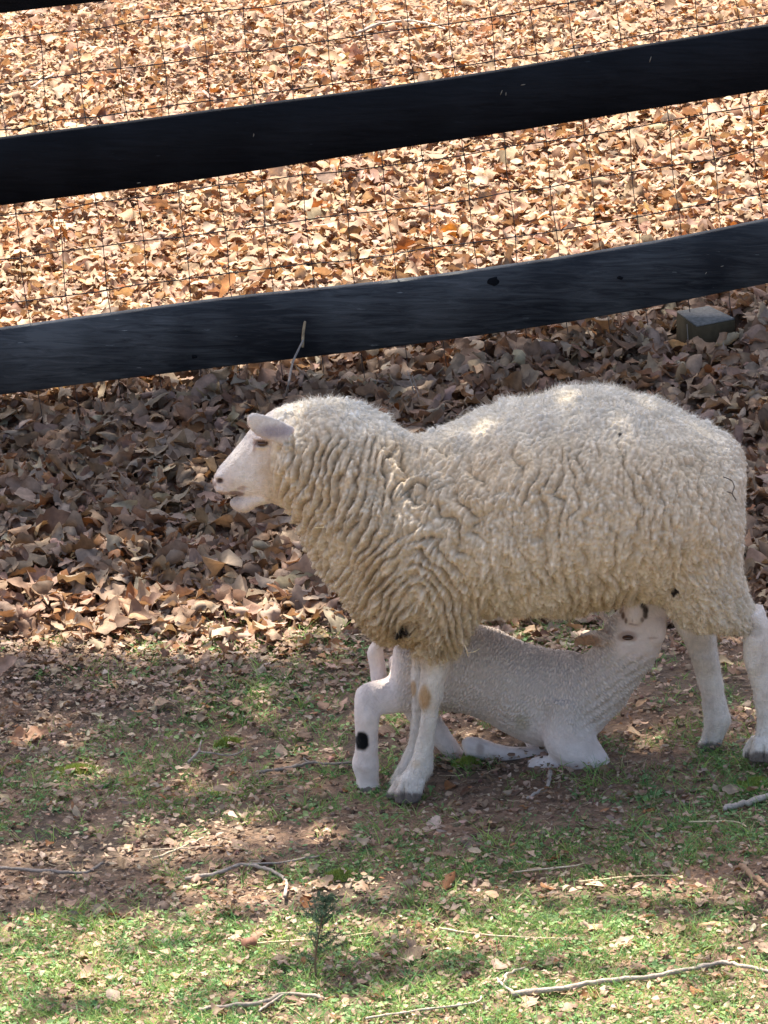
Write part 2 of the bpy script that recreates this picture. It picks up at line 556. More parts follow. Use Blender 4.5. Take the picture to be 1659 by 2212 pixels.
P, Q, T = fuse([ring_tube(resample(trunk), 0, 28), ring_tube(resample(thigh_n), 0, 20, False), ring_tube(resample(thigh_f), 0, 20, False),
                ring_tube(resample(fore_n), 0, 20, False), ring_tube(resample(fore_f), 0, 20, False)], 0.0065, 14, 1)
N = normals(P, Q, T)
F = flow_dir(P, N)
px, py = to_px(P)
neck = smoothstep(1130, 850, px) * smoothstep(900, 1000, py)          # where the folds are deep
backtop = smoothstep(1010, 900, py) * smoothstep(900, 1000, px)
# large folds
PWp = P + 0.014 * np.stack([vnoise(P, 9, 81, 2), vnoise(P, 9, 82, 2), vnoise(P, 7, 83, 2)], 1)
S1 = poisson_seeds(P, 0.026, 1)
f1, f2, id1, al1 = aworley(PWp, P[S1], F[S1], 7.0, 30)
h1 = smoothstep(-0.001, 0.010, f2 - f1)
rnd1 = np.random.default_rng(5).random(len(S1))
side = smoothstep(900, 1010, py)
# long folds that run round the neck and down the flank
wn = smoothstep(1150, 850, px)
pc = np.clip(py - 950, 0, 500)
uu = px + wn * (0.15 * (py - 950) + 0.0009 * pc ** 2)
lam = 31.0 - 7.0 * wn
phi = uu / lam + 1.1 * vnoise(P, 4.5, 181, 2) + 0.35 * vnoise(P, 14, 182, 2)
rid = np.abs(np.sin(np.pi * phi)) ** 0.6
brk = smoothstep(-0.6 , 0.3 , vnoise(P * [1, 1, .45], 9, 183, 2))
flank = smoothstep(900, 1020, py) * (1 - 0.5 * smoothstep(1350, 1480, px))
ampr = 0.031 * neck + 0.017 * flank * (1 - neck)
lift = ampr * (rid - 0.75) * (0.25 + 0.75 * brk)
amp1 = 0.002 + 0.007 * neck + 0.004 * side
lift = lift + amp1 * (h1 * (0.7 + 0.6 * rnd1[id1]) - 0.8)
h1 = h1 * 0.4 + 0.6 * (1 - (1 - smoothstep(0.05, 0.7, rid)) * (0.25 + 0.75 * brk) * np.clip(neck + 0.6 * flank, 0, 1))
# mid-size ropes of wool
S15 = poisson_seeds(P, 0.0140, 4)
f1m, f2m, idm, alm = aworley(PWp, P[S15], F[S15], 3.2, 18)
hm = smoothstep(0.0, 0.0065, f2m - f1m)
rndm = np.random.default_rng(16).random(len(S15))
lift = lift + (0.0038 + 0.001 * neck) * (hm * (0.5 + rndm[idm]) - 0.6)
# curls
PWq = P + 0.004 * np.stack([vnoise(P, 24, 84, 2), vnoise(P, 24, 85, 2), vnoise(P, 20, 86, 2)], 1)
S2 = poisson_seeds(P, 0.0095, 2)
f1b, f2b, id2, al2 = aworley(PWq, P[S2], F[S2], 1.25, 9)
h2 = smoothstep(0.0, 0.007, f2b - f1b)
rnd2 = np.random.default_rng(6).random(len(S2))
lift = lift + 0.0032 * (h2 * (0.5 + rnd2[id2]) - 0.5)
lift += 0.012 * vnoise(P, 3.4, 9, 2) + 0.004 * vnoise(P, 26, 13, 2) * smoothstep(980, 900, py) + 0.009 * vnoise(P, 11, 12, 2) * smoothstep(1000, 900, py) + 0.0012 * vnoise(P, 60, 10, 2)
lift *= 0.25 + 0.75 * smoothstep(583, 625, px)
PW = P + N * lift[:, None]
PW += F * (0.004 * vnoise(P, 20, 11, 1))[:, None]

def wool_colour(P, px, py, cell, tip):
    n = len(P)
    cream = np.array([0.80, 0.71, 0.58]); pale = np.array([0.87, 0.85, 0.80]); tan = np.array([0.56, 0.43, 0.27]); warm = np.array([0.70, 0.53, 0.35])
    c = np.tile(cream, (n, 1))
    t = smoothstep(1010, 880, py) * 0.75 + smoothstep(1500, 1600, px) * 0.45 + smoothstep(-0.12, 0.1, P[:, 1]) * smoothstep(1100, 900, py) * 0.4  # back painted paler, for skylight from above and bleached wool
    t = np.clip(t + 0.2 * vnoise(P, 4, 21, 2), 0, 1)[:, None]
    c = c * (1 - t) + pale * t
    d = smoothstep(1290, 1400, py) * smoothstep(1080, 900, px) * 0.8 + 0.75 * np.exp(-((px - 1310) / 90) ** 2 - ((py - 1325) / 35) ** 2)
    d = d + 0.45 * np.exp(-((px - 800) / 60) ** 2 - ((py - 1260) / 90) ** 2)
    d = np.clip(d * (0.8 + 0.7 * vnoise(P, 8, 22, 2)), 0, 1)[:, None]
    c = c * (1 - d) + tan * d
    w_ = (0.25 * np.clip(vnoise(P, 3, 23, 2), 0, 1))[:, None]
    c = c * (1 - w_) + warm * w_
    # crevice shade and dirt painted in: partings between locks go darker and browner
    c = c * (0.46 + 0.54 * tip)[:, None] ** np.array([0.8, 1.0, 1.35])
    c = c * (0.9 + 0.2 * cell)[:, None]
    bl = np.clip(vnoise(P, 14, 26, 2), -1, 1)
    c = c * (1 + 0.10 * bl)[:, None]
    dirt = (0.45 * smoothstep(0.35, 0.9, vnoise(P, 7, 27, 3)))[:, None]
    c = c * (1 - dirt) + np.array([0.50, 0.38, 0.24]) * dirt
    # small dark burrs caught in the wool
    for bx, by, br in ((862, 1372, 13), (880, 1366, 10), (1455, 1283, 9), (1340, 935, 6)):
        k = smoothstep(br, br * 0.5, np.hypot(px - bx, py - by) + 3 * vnoise(P, 60, 24, 1)) * (P[:, 1] < 0.05)
        c = c * (1 - k)[:, None] + np.array([0.02, 0.015, 0.012]) * k[:, None]
    return c
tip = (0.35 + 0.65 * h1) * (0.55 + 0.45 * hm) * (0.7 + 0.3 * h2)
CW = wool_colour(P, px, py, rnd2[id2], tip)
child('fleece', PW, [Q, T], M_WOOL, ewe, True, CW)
# loose fibres over the locks
NW = normals(PW, Q, T)
rng = np.random.default_rng(31)
nf = 110000
q, u, v = sample_surface(PW, Q, nf, rng, (tip[Q].mean(1)) ** 2.4 + 0.02)
R = bil(PW[q], u, v); Nn = bil(NW[q], u, v); Ff = bil(F[q], u, v); Cc = bil(CW[q], u, v); hh = bil(tip[q][:, :, None], u, v)[:, 0]
pxr, pyr = to_px(R)
ln = rng.uniform(0.003, 0.008, nf) * (1 + 0.9 * smoothstep(1250, 1350, pyr) + 0.8 * smoothstep(950, 880, pyr)) * smoothstep(570, 660, pxr) + 0.002
up = 0.5 + 0.6 * smoothstep(980, 880, pyr)[:, None]
sid = idm[q[:, 0]]                       # fibres gather towards the tip of their own lock
tgt = PW[S15][sid] + Nn * 0.010 + Ff * 0.008 - R
tgt /= np.maximum(np.linalg.norm(tgt, axis=1, keepdims=True), 1e-9)
d0 = Nn * up + Ff * 0.7 + tgt * 0.5 + rng.normal(size=(nf, 3)) * 0.3
d1 = Ff * 0.8 + tgt * 0.9 + rng.normal(size=(nf, 3)) * 0.5
d0 /= np.linalg.norm(d0, axis=1, keepdims=True); d1 /= np.linalg.norm(d1, axis=1, keepdims=True)
fv, ff, fc = fibres(R - Nn * 0.001, d0, d1, ln, rng.uniform(0.0005, 0.0014, nf), np.clip(Cc * rng.uniform(0.9, 1.2, (nf, 1)), 0, 0.92), rng, 3, 0.45)
child('loose_wool', fv, [ff], M_FIBRE, ewe, False, fc)

# ---- body with head, ears and legs
core = [(1590, 1040, 1590, 1120, .04), (1560, 980, 1560, 1250, .15), (1440, 900, 1440, 1290, .20), (1220, 880, 1220, 1305, .22), (1010, 935, 1010, 1315, .20), (900, 965, 890, 1350, .17),
        (800, 930, 770, 1290, .13), (700, 910, 670, 1150, .085), (640, 893, 618, 1098, .064)]
head = [(461, 1042, 463, 1052, .010), (464, 1026, 469, 1062, .023), (478, 1004, 488, 1067, .032), (500, 979, 510, 1066, .036), (522, 952, 527, 1068, .043),
        (545, 925, 549, 1074, .051), (572, 898, 576, 1080, .058), (604, 884, 598, 1088, .063), (645, 893, 618, 1098, .064)]
jaw = [(495, 1083, 498, 1093, .009), (503, 1076, 510, 1102, .018), (521, 1068, 532, 1106, .026), (545, 1052, 557, 1092, .034), (575, 1040, 585, 1084, .040)]
YN, YF = -.095, .0
leg_nf = [(905, 1370, 1000, 1370, .045, -.11), (903, 1410, 985, 1410, .036, -.105), (909, 1450, 968, 1450, .027, -.10), (904, 1482, 960, 1482, .030, -.097), (902, 1508, 957, 1508, .029, YN), (909, 1536, 947, 1536, .019, YN), (906, 1572, 941, 1572, .0165, YN),
          (897, 1610, 937, 1610, .019, YN), (888, 1640, 936, 1640, .022, YN), (876, 1662, 936, 1662, .025, YN), (863, 1680, 926, 1680, .024, YN), (858, 1692, 918, 1692, .022, YN)]
toes = [[(868, 1676, 922, 1680, .012, YN - .013), (861, 1695, 917, 1697, .0155, YN - .017), (853, 1713, 912, 1714, .017, YN - .019), (851, 1730, 909, 1730, .017, YN - .020)],
        [(858, 1676, 905, 1680, .012, YN + .010), (848, 1692, 894, 1695, .0155, YN + .016), (838, 1708, 886, 1710, .016, YN + .018), (834, 1723, 884, 1723, .016, YN + .019)],
        [(1630, 1592, 1684, 1592, .012, -.110 - .013), (1624, 1607, 1683, 1607, .0155, -.110 - .017), (1619, 1624, 1683, 1624, .017, -.110 - .019), (1617, 1641, 1682, 1641, .017, -.110 - .02)],
        [(1622, 1590, 1668, 1590, .012, -.110 + .011), (1613, 1604, 1662, 1604, .0155, -.110 + .016), (1606, 1618, 1658, 1618, .016, -.110 + .018), (1602, 1634, 1656, 1634, .016, -.110 + .019)]]
leg_ff = [(885, 1380, 925, 1380, .03, .03), (888, 1430, 918, 1430, .022, .02), (887, 1470, 916, 1470, .023, .01), (889, 1505, 916, 1505, .021, .0), (889, 1540, 912, 1540, .016, YF), (886, 1575, 910, 1575, .015, YF), (880, 1610, 906, 1610, .016, YF),
          (868, 1640, 896, 1640, .020, YF), (856, 1660, 888, 1660, .022, YF), (846, 1680, 880, 1680, .022, YF), (838, 1696, 876, 1696, .026, YF), (833, 1708, 878, 1708, .027, YF)]
YH, YG = -.11, .02
leg_nh = [(1600, 1325, 1650, 1310, .035, -.10), (1612, 1345, 1658, 1345, .030, -.105), (1605, 1375, 1662, 1372, .028, YH), (1606, 1414, 1663, 1412, .025, YH), (1612, 1445, 1665, 1445, .022, YH), (1621, 1475, 1668, 1475, .020, YH), (1627, 1506, 1671, 1506, .019, YH), (1633, 1537, 1674, 1537, .018, YH),
          (1634, 1567, 1680, 1567, .020, YH), (1631, 1592, 1684, 1592, .024, YH), (1625, 1606, 1680, 1606, .022, YH)]
leg_fh = [(1440, 1320, 1525, 1320, .045, .06), (1457, 1353, 1530, 1350, .036, .05), (1470, 1372, 1546, 1368, .032, .04), (1483, 1400, 1550, 1400, .027, .03), (1491, 1420, 1552, 1418, .025, YG), (1500, 1447, 1556, 1445, .022, YG), (1508, 1476, 1562, 1476, .021, YG), (1514, 1507, 1567, 1507, .021, YG), (1518, 1538, 1575, 1538, .023, YG),
          (1521, 1560, 1580, 1557, .026, YG), (1519, 1579, 1568, 1579, .025, YG), (1515, 1592, 1563, 1592, .025, YG), (1509, 1605, 1558, 1605, .027, YG), (1503, 1621, 1554, 1621, .028, YG)]
def ear_pieces(pts, thick=0.0055):
    """pts: (cx,cy,half width px, y) along the ear -> flat leaf shaped loft"""
    R_ = []
    for k, (cx, cy, hw, yy) in enumerate(pts):
        R_.append((cx, cy - hw, cx + hw * 0.15, cy + hw, thick + 0.004 * (k < 2), yy))
    return ring_tube(resample(R_), 0, 16, False)
ear_n = [(656, 952, 16, -.045), (634, 945, 24, -.062), (602, 934, 28, -.085), (573, 924, 28, -.105), (552, 917, 26, -.118), (540, 912, 19, -.124), (533, 908, 9, -.126)]
ear_f = [(650, 930, 10, .045), (640, 922, 14, .07), (628, 922, 16, .09), (615, 925, 14, .11), (605, 930, 6, .12)]
eye_c = W(567, 957, -0.052)
brow = ellipsoid(W(566, 947, -.050), (0.022, 0.012, 0.007))
lid = ellipsoid(W(567, 965, -.051), (0.016, 0.009, 0.0045))
ridge = ring_tube(resample([(548, 958, 552, 970, .006, -.046), (530, 990, 536, 1002, .007, -.036), (505, 1015, 512, 1030, .006, -.030)]), 0, 12, False)
nosw = ellipsoid(W(475, 1030, -.024), (0.012, 0.009, 0.009))
lip = ellipsoid(W(486, 1057, -.024), (0.022, 0.009, 0.008))
cheek = ellipsoid(W(590, 1030, -.035), (0.045, 0.025, 0.05))
cheek2 = ellipsoid(W(590, 1030, .035), (0.045, 0.025, 0.05))
hockb = ellipsoid(W(1648, 1352, YH), (0.014, 0.018, 0.022))
P, Q, T = fuse([ring_tube(resample(core), 0, 24), ring_tube(resample(head), 0, 24, False, 2.2), ring_tube(resample(jaw), 0, 18, False), brow, lid, ridge, nosw, lip, cheek, cheek2, hockb,
                ring_tube(resample(leg_nf), 0, 18, False), ring_tube(resample(leg_ff), 0, 18, False), ring_tube(resample(leg_nh), 0, 18, False), ring_tube(resample(leg_fh), 0, 18, False),
                ear_pieces(ear_n), ear_pieces(ear_f)] + [ring_tube(resample(t_), 0, 16, False, 2.6) for t_ in toes], 0.0031, 4, 0)
N = normals(P, Q, T)
px, py = to_px(P)
def dent(P, N, c, r, depth):
    d = np.linalg.norm((P - c) / np.array(r), axis=1)
    return P - N * (depth * np.exp(-d ** 2 * 1.5))[:, None]
nos = W(474, 1036, -.026)
P = dent(P, N, nos, (0.006, 0.012, 0.004), 0.010)
for (a_, b_, yy) in ((500, 1068, -.034), (510, 1066, -.036), (520, 1061, -.038), (528, 1055, -.040)):
    P = dent(P, N, W(a_, b_, yy), (0.008, 0.014, 0.0035), 0.006)
# crease of the fetlock between the two toes, cannon tendon
for cx, cy, yy in ((872, 1712, YN - .028), (1650, 1628, YH - .028), (1527, 1610, YG - .028), (852, 1697, YF - .026)):
    P = dent(P, N, W(cx, cy, yy), (0.0035, 0.02, 0.02), 0.012)
P = P + N * (0.0008 * vnoise(P, 60, 41, 2) + 0.0016 * vnoise(P, 18, 42, 2))[:, None]

def blot(px, py, P, cx, cy, rx, ry, soft=0.35, side=None, ns=0.12, seed=3):
    d = np.hypot((px - cx) / rx, (py - cy) / ry) + ns * vnoise(P, 40, seed, 2)
    k = smoothstep(1 + soft, 1 - soft, d)
    if side is not None: k = k * side
    return k[:, None]
white = np.array([0.76, 0.69, 0.62]); pink = np.array([0.62, 0.47, 0.40]); creamc = np.array([0.60, 0.47, 0.33]); ochre = np.array([0.46, 0.28, 0.13])
c = np.tile(white, (len(P), 1))
near = (P[:, 1] < -.03).astype(float)
def mixc(c, k, col): return c * (1 - k) + np.array(col) * k
c = mixc(c, 0.5 * np.clip(vnoise(P, 6, 50, 2), 0, 1)[:, None], pink)
c = mixc(c, 0.35 * np.clip(vnoise(P, 14, 51, 2), 0, 1)[:, None], creamc)
c = mixc(c, 0.45 * np.clip(vnoise(P * [1, 1, .35], 22, 52, 2), 0, 1)[:, None] * smoothstep(1350, 1420, py)[:, None], (0.45, 0.36, 0.30))
c = mixc(c, 0.6 * smoothstep(600, 650, py)[:, None] * 0 + 0.5 * blot(px, py, P, 585, 1000, 30, 70, .6), creamc)
c = mixc(c, 0.5 * blot(px, py, P, 566, 945, 26, 10, .6), pink)
c = mixc(c, 0.8 * blot(px, py, P, 605, 1040, 34, 60), creamc)
c = mixc(c, 0.35 * blot(px, py, P, 480, 1045, 28, 28), pink)
c = mixc(c, 0.95 * blot(px, py, P, 475, 1039, 7.5, 5.5, 0.4), (0.06, 0.03, 0.025))
c = mixc(c, 0.7 * blot(px, py, P, 463, 1046, 4, 5, 0.4), (0.15, 0.08, 0.07))
c = mixc(c, 0.6 * blot(px, py, P, 484, 1066, 22, 3, 0.4), (0.30, 0.18, 0.16))  # under-lip shade painted in; the next line darkens the mouth gap likewise
c = mixc(c, 0.85 * blot(px, py, P, 512, 1067, 16, 5, 0.4), (0.16, 0.09, 0.08))
c = mixc(c, 0.5 * blot(px, py, P, 522, 1056, 9, 6, 0.4), (0.35, 0.2, 0.18))
c = mixc(c, 0.45 * blot(px, py, P, 508, 1090, 14, 16, 0.5), (0.45, 0.36, 0.32))
c = mixc(c, 0.85 * blot(px, py, P, 563, 957, 17, 8, 0.3, near), (0.16, 0.09, 0.07))
c = mixc(c, 0.6 * blot(px, py, P, 549, 966, 4, 12, 0.4, near), (0.35, 0.25, 0.22))
earm = (P[:, 1] < -.066)
c = mixc(c, 0.85 * earm[:, None] * blot(px, py, P, 596, 932, 42, 13, .6), (0.36, 0.31, 0.34))  # shading of the cupped ear painted as a darker middle band
c = mixc(c, 0.6 * blot(px, py, P, 645, 950, 16, 20), (0.68, 0.42, 0.36))
c = mixc(c, 0.9 * blot(px, py, P, 917, 1508, 13, 24, 0.4, near, .25), ochre)
c = mixc(c, 0.8 * blot(px, py, P, 893, 1487, 7, 17, 0.3, 1 - near), ochre)
c = mixc(c, 0.4 * blot(px, py, P, 897, 1650, 10, 9, 0.5, near), (0.6, 0.4, 0.2))
c = mixc(c, 0.7 * smoothstep(1455, 1400, py)[:, None] * (px > 850)[:, None] * (px < 1050)[:, None], (0.52, 0.37, 0.20))
c = mixc(c, 0.55 * blot(px, py, P, 1517, 1400, 30, 60, 0.6), (0.48, 0.38, 0.29))
c = mixc(c, 0.5 * blot(px, py, P, 1632, 1362, 18, 14, 0.4), (0.38, 0.33, 0.28))
c = mixc(c, 0.45 * np.clip(0.4 + vnoise(P, 30, 53, 2), 0, 1)[:, None] * (smoothstep(1640, 1720, py) * (px < 1000) + smoothstep(1560, 1640, py) * (px > 1400))[:, None], (0.33, 0.25, 0.19))
# hooves: horn colour up to the coronet of each foot
for (cx, cy, hw) in ((874, 1721, 42), (852, 1703, 30), (1650, 1633, 42), (1528, 1613, 32)):
    k = (np.abs(px - cx) < hw) * smoothstep(cy - 13, cy - 4, py + 3 * vnoise(P, 50, 60, 1)) * (py < cy + 40)
    k = np.where((cx == 852) & (P[:, 1] < -.05), 0, k)
    c = mixc(c, (0.9 * k)[:, None], (0.13, 0.10, 0.085))
child('body', P, [Q, T], M_HIDE, ewe, True, c)
NB = normals(P, Q, T)
nf = 90000
q, u, v = sample_surface(P, Q, nf, rng)
R = bil(P[q], u, v); Nn = bil(NB[q], u, v); Cc = bil(c[q], u, v)
pxr, pyr = to_px(R)
vis = (pxr < 620) | (pyr > 1340)
R, Nn, Cc, pxr, pyr = R[vis], Nn[vis], Cc[vis], pxr[vis], pyr[vis]
dn = np.where((pxr < 660)[:, None], np.array([-0.5, 0, -0.8]), np.array([0, 0, -1.0]))
dn = dn - Nn * (dn * Nn).sum(1, keepdims=True)
m = len(R)
legm = smoothstep(1350, 1400, pyr)
d0 = dn + Nn * (0.35) + rng.normal(size=(m, 3)) * 0.2
d0 /= np.linalg.norm(d0, axis=1, keepdims=True)
d1 = dn + rng.normal(size=(m, 3)) * 0.25; d1 /= np.maximum(np.linalg.norm(d1, axis=1, keepdims=True), 1e-6)
fv, ff, fc = fibres(R - Nn * 0.0005, d0, d1, rng.uniform(0.003, 0.007, m) * (1 + 0.9 * legm), rng.uniform(0.0005, 0.0011, m), np.clip(Cc * rng.uniform(0.8, 1.15, (m, 1)), 0, 0.9), rng, 2)
child('short_hair', fv, [ff], M_FIBRE, ewe, False, fc)
v_, q_, t_ = ellipsoid(eye_c + np.array([0, -.0015, 0]), (0.0118, 0.008, 0.0058), None, 20, 14)
child('eye', v_, [q_, t_], M_EYE, ewe)

# ------------------------------------------------------------------ LAMB
lamb = empty('lamb', (0.35, 0.08, float(ground_z(0.35, 0.08))))
tag(lamb, 'small white lamb with black spot on hind leg, kneeling to suckle beneath the ewe', 'lamb')
LB = .115
lbody = [(860, 1400, 862, 1480, .04, LB), (880, 1372, 880, 1520, .07, LB), (930, 1355, 925, 1528, .085, LB), (1000, 1350, 985, 1534, .09, LB), (1064, 1360, 1045, 1552, .092, LB), (1117, 1385, 1090, 1578, .092, LB - .01),
         (1184, 1404, 1150, 1605, .088, LB - .02), (1240, 1412, 1215, 1612, .082, LB - .035), (1262, 1416, 1283, 1590, .07, LB - .05), (1275, 1405, 1330, 1541, .06, LB - .06), (1285, 1396, 1360, 1507, .052, LB - .065),
         (1296, 1384, 1398, 1448, .047, LB - .07)]
lhead = [(1290, 1392, 1385, 1470, .044, LB - .068), (1298, 1376, 1412, 1436, .047, LB - .07), (1304, 1355, 1430, 1394, .050, LB - .07), (1318, 1335, 1439, 1352, .047, LB - .07), (1340, 1314, 1445, 1322, .038, LB - .07), (1362, 1294, 1440, 1296, .030, LB - .07), (1385, 1278, 1428, 1276, .022, LB - .07)]
# near fore leg kneeling: upper arm down to the knee, cannon folded back along the ground
HN = .0
arm_n = [(1160, 1500, 1275, 1500, .055, .045), (1168, 1560, 1286, 1560, .046, .025), (1174, 1605, 1290, 1594, .040, .012), (1196, 1640, 1304, 1616, .036, .005), (1232, 1664, 1319, 1640, .032, .0), (1270, 1680, 1323, 1658, .026, -.002)]
can_n = [(1312, 1642, 1310, 1678, .025, -.002), (1280, 1634, 1276, 1676, .025, .0), (1240, 1637, 1236, 1671, .020, .004), (1200, 1634, 1196, 1670, .019, .010), (1165, 1634, 1163, 1669, .021, .016), (1147, 1640, 1146, 1667, .019, .02), (1136, 1647, 1137, 1664, .013, .022)]
arm_f = [(1110, 1530, 1200, 1540, .04, .15), (1122, 1580, 1200, 1590, .032, .14), (1135, 1610, 1200, 1622, .026, .13), (1142, 1628, 1196, 1642, .022, .125)]
can_f = [(1190, 1616, 1190, 1650, .020, .095), (1140, 1614, 1138, 1650, .020, .095), (1103, 1613, 1100, 1647, .019, .095), (1068, 1606, 1066, 1645, .019, .10), (1034, 1594, 1032, 1641, .021, .10), (1010, 1592, 1010, 1636, .021, .10), (996, 1598, 1001, 1624, .012, .10)]
th_n = [(850, 1395, 960, 1395, .06, .085), (845, 1430, 965, 1440, .058, .07), (838, 1460, 960, 1480, .05, .06), (825, 1468, 925, 1524, .042, .05), (795, 1474, 862, 1540, .034, .035), (775, 1484, 835, 1544, .028, .02), (767, 1500, 826, 1544, .025, .01), (766, 1542, 822, 1542, .022, HN),
        (767, 1572, 819, 1572, .0205, HN), (768, 1600, 818, 1600, .020, HN), (765, 1628, 818, 1628, .022, HN), (761, 1650, 820, 1650, .025, HN), (765, 1668, 820, 1668, .024, HN), (771, 1685, 820, 1685, .024, HN), (773, 1693, 820, 1693, .022, HN)]
ltoes = [[(772, 1682, 818, 1682, .010, HN - .010), (773, 1696, 821, 1697, .0135, HN - .013), (777, 1712, 829, 1714, .014, HN - .015)], [(770, 1678, 814, 1678, .010, HN + .010), (768, 1690, 815, 1692, .0135, HN + .013), (770, 1704, 822, 1706, .014, HN + .015)]]
th_f = [(840, 1420, 960, 1430, .05, .16), (845, 1480, 960, 1500, .045, .16), (862, 1520, 945, 1528, .035, .155), (885, 1560, 945, 1540, .028, .15), (912, 1585, 966, 1570, .024, .145), (935, 1606, 985, 1598, .023, .14), (955, 1626, 998, 1616, .023, .14), (970, 1640, 1008, 1630, .021, .14), (982, 1652, 1011, 1642, .018, .14)]
ltail = [(815, 1372, 850, 1372, .018, .12), (800, 1392, 832, 1392, .018, .12), (792, 1410, 828, 1410, .018, .12), (798, 1440, 834, 1440, .018, .12), (801, 1470, 836, 1470, .017, .11), (806, 1500, 832, 1500, .013, .10), (812, 1516, 826, 1516, .006, .10)]
lear_n = [(1312, 1376, 12, LB - .105), (1296, 1377, 18, LB - .118), (1274, 1379, 20, LB - .13), (1255, 1382, 14, LB - .137), (1240, 1386, 6, LB - .14)]
lear_f = [(1318, 1345, 8, LB - .03), (1306, 1335, 12, LB - .01), (1296, 1325, 12, LB + .01), (1288, 1316, 5, LB + .03)]
P, Q, T = fuse([ring_tube(resample(lbody), 0, 24, False), ring_tube(resample(lhead), 0, 22, False)] + [ring_tube(resample(r_), 0, 18, False) for r_ in [arm_n, can_n, arm_f, can_f, th_n, th_f, ltail] + ltoes] +
               [ear_pieces(lear_n, .004), ear_pieces(lear_f, .004), ellipsoid(W(1371, 1318, LB - .112), (0.024, 0.026, 0.036)), ellipsoid(W(1352, 1365, LB - .106), (0.022, 0.012, 0.008)), ellipsoid(W(1415, 1360, LB - .09), (0.026, 0.03, 0.04))], 0.0042, 7, 1)
N = normals(P, Q, T)
px, py = to_px(P)
# body weight field for the curly coat: off on legs and face
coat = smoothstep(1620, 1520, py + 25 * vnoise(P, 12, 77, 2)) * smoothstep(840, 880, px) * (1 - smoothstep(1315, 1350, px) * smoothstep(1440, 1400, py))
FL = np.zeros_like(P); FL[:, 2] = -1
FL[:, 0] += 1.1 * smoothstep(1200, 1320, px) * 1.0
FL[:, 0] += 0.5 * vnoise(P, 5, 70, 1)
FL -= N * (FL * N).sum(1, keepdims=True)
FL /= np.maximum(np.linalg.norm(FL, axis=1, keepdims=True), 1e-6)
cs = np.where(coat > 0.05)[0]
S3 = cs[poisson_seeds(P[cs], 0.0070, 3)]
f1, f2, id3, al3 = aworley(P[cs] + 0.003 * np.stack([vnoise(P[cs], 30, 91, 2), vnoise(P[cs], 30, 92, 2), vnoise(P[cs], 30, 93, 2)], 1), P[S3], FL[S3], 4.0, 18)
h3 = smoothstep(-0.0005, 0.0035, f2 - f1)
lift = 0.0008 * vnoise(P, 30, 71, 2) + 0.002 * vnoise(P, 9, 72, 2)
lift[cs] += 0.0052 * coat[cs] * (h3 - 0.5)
# neck wrinkles
lift += 0.0016 * np.sin((px * 0.55 + py * 0.8) * 0.33 + 2 * vnoise(P, 5, 73, 1)) * smoothstep(1220, 1290, px) * smoothstep(1600, 1560, py) * smoothstep(1395, 1430, py)
P = P + N * lift[:, None]
leye = W(1356, 1378, LB - .116)
lwhite = np.array([0.76, 0.665, 0.62]); lpink = np.array([0.60, 0.45, 0.39])
c = np.tile(lwhite, (len(P), 1))
near = (P[:, 1] < LB - .05).astype(float)
c = mixc(c, 0.4 * np.clip(vnoise(P, 5, 74, 2), 0, 1)[:, None], lpink)
coatc = np.array([0.82, 0.70, 0.61])
c = mixc(c, (0.75 * coat)[:, None], coatc)
c[cs] *= (1 - coat[cs] * 0.35 * (1 - h3))[:, None]  # furrows between the curls darkened in colour, as crease shade
for a_, b_, r1_, r2_, k_, col_ in ((1341, 1318, 4, 8, .85, (.20, .11, .07)), (1346, 1330, 4, 8, .9, (.14, .07, .05)), (1352, 1341, 3, 6, .8, (.16, .09, .07)),
                                  (1388, 1308, 6, 7, .95, (.05, .03, .025)), (1395, 1318, 6, 9, .95, (.035, .02, .02)), (1394, 1330, 5, 7, .9, (.05, .03, .025)), (1387, 1339, 4, 5, .7, (.12, .08, .06)),
                                  (1366, 1341, 2, 4, .6, (.3, .2, .2)), (1363, 1348, 5, 1.6, .6, (.3, .2, .2)), (1372, 1350, 6, 1.6, .55, (.3, .2, .2))):
    c = mixc(c, k_ * blot(px, py, P, a_, b_, r1_, r2_, 0.5, near), col_)
c = mixc(c, 0.5 * blot(px, py, P, 1371, 1320, 14, 22, 0.5, near), (0.85, 0.78, 0.78))
c = mixc(c, 0.55 * blot(px, py, P, 1297, 1352, 9, 20, 0.4), (0.30, 0.17, 0.10))
c = mixc(c, 0.95 * blot(px, py, P, 1268, 1385, 34, 13, 0.3, (px < 1302)), (0.36, 0.20, 0.11))
c = mixc(c, 0.45 * blot(px, py, P, 1305, 1380, 20, 22, 0.6, near), (0.50, 0.36, 0.28))
c = mixc(c, 0.5 * np.clip(vnoise(P, 16, 79, 2), 0, 1)[:, None] * smoothstep(1560, 1640, py)[:, None], (0.50, 0.38, 0.31))
c = mixc(c, 0.7 * blot(px, py, P, 1355, 1376, 21, 13, 0.3, near), (0.36, 0.24, 0.19))
c = mixc(c, 0.7 * blot(px, py, P, 1357, 1389, 14, 5, 0.4, near), (0.8, .72, .68))
c = mixc(c, 0.7 * blot(px, py, P, 1410, 1378, 11, 2.5, 0.5, near), (0.4, 0.3, 0.27))
c = mixc(c, 0.45 * blot(px, py, P, 1128, 1562, 16, 16, 0.6, near), (0.28, 0.24, 0.12))
c = mixc(c, 0.7 * blot(px, py, P, 1037, 1618, 8, 14, 0.5), (0.40, 0.30, 0.26))
c = mixc(c, 0.4 * blot(px, py, P, 985, 1640, 40, 14, 0.5), (0.45, 0.33, 0.27))
c = mixc(c, blot(px, py, P, 782, 1601, 15, 21, 0.2, (P[:, 1] < .03), 0.12, 9), (0.006, 0.006, 0.007))
c = mixc(c, 0.9 * ((px > 765) & (px < 832) & (py > 1701 + 2 * vnoise(P, 60, 66, 1)))[:, None] * 1.0, (0.12, 0.095, 0.08))
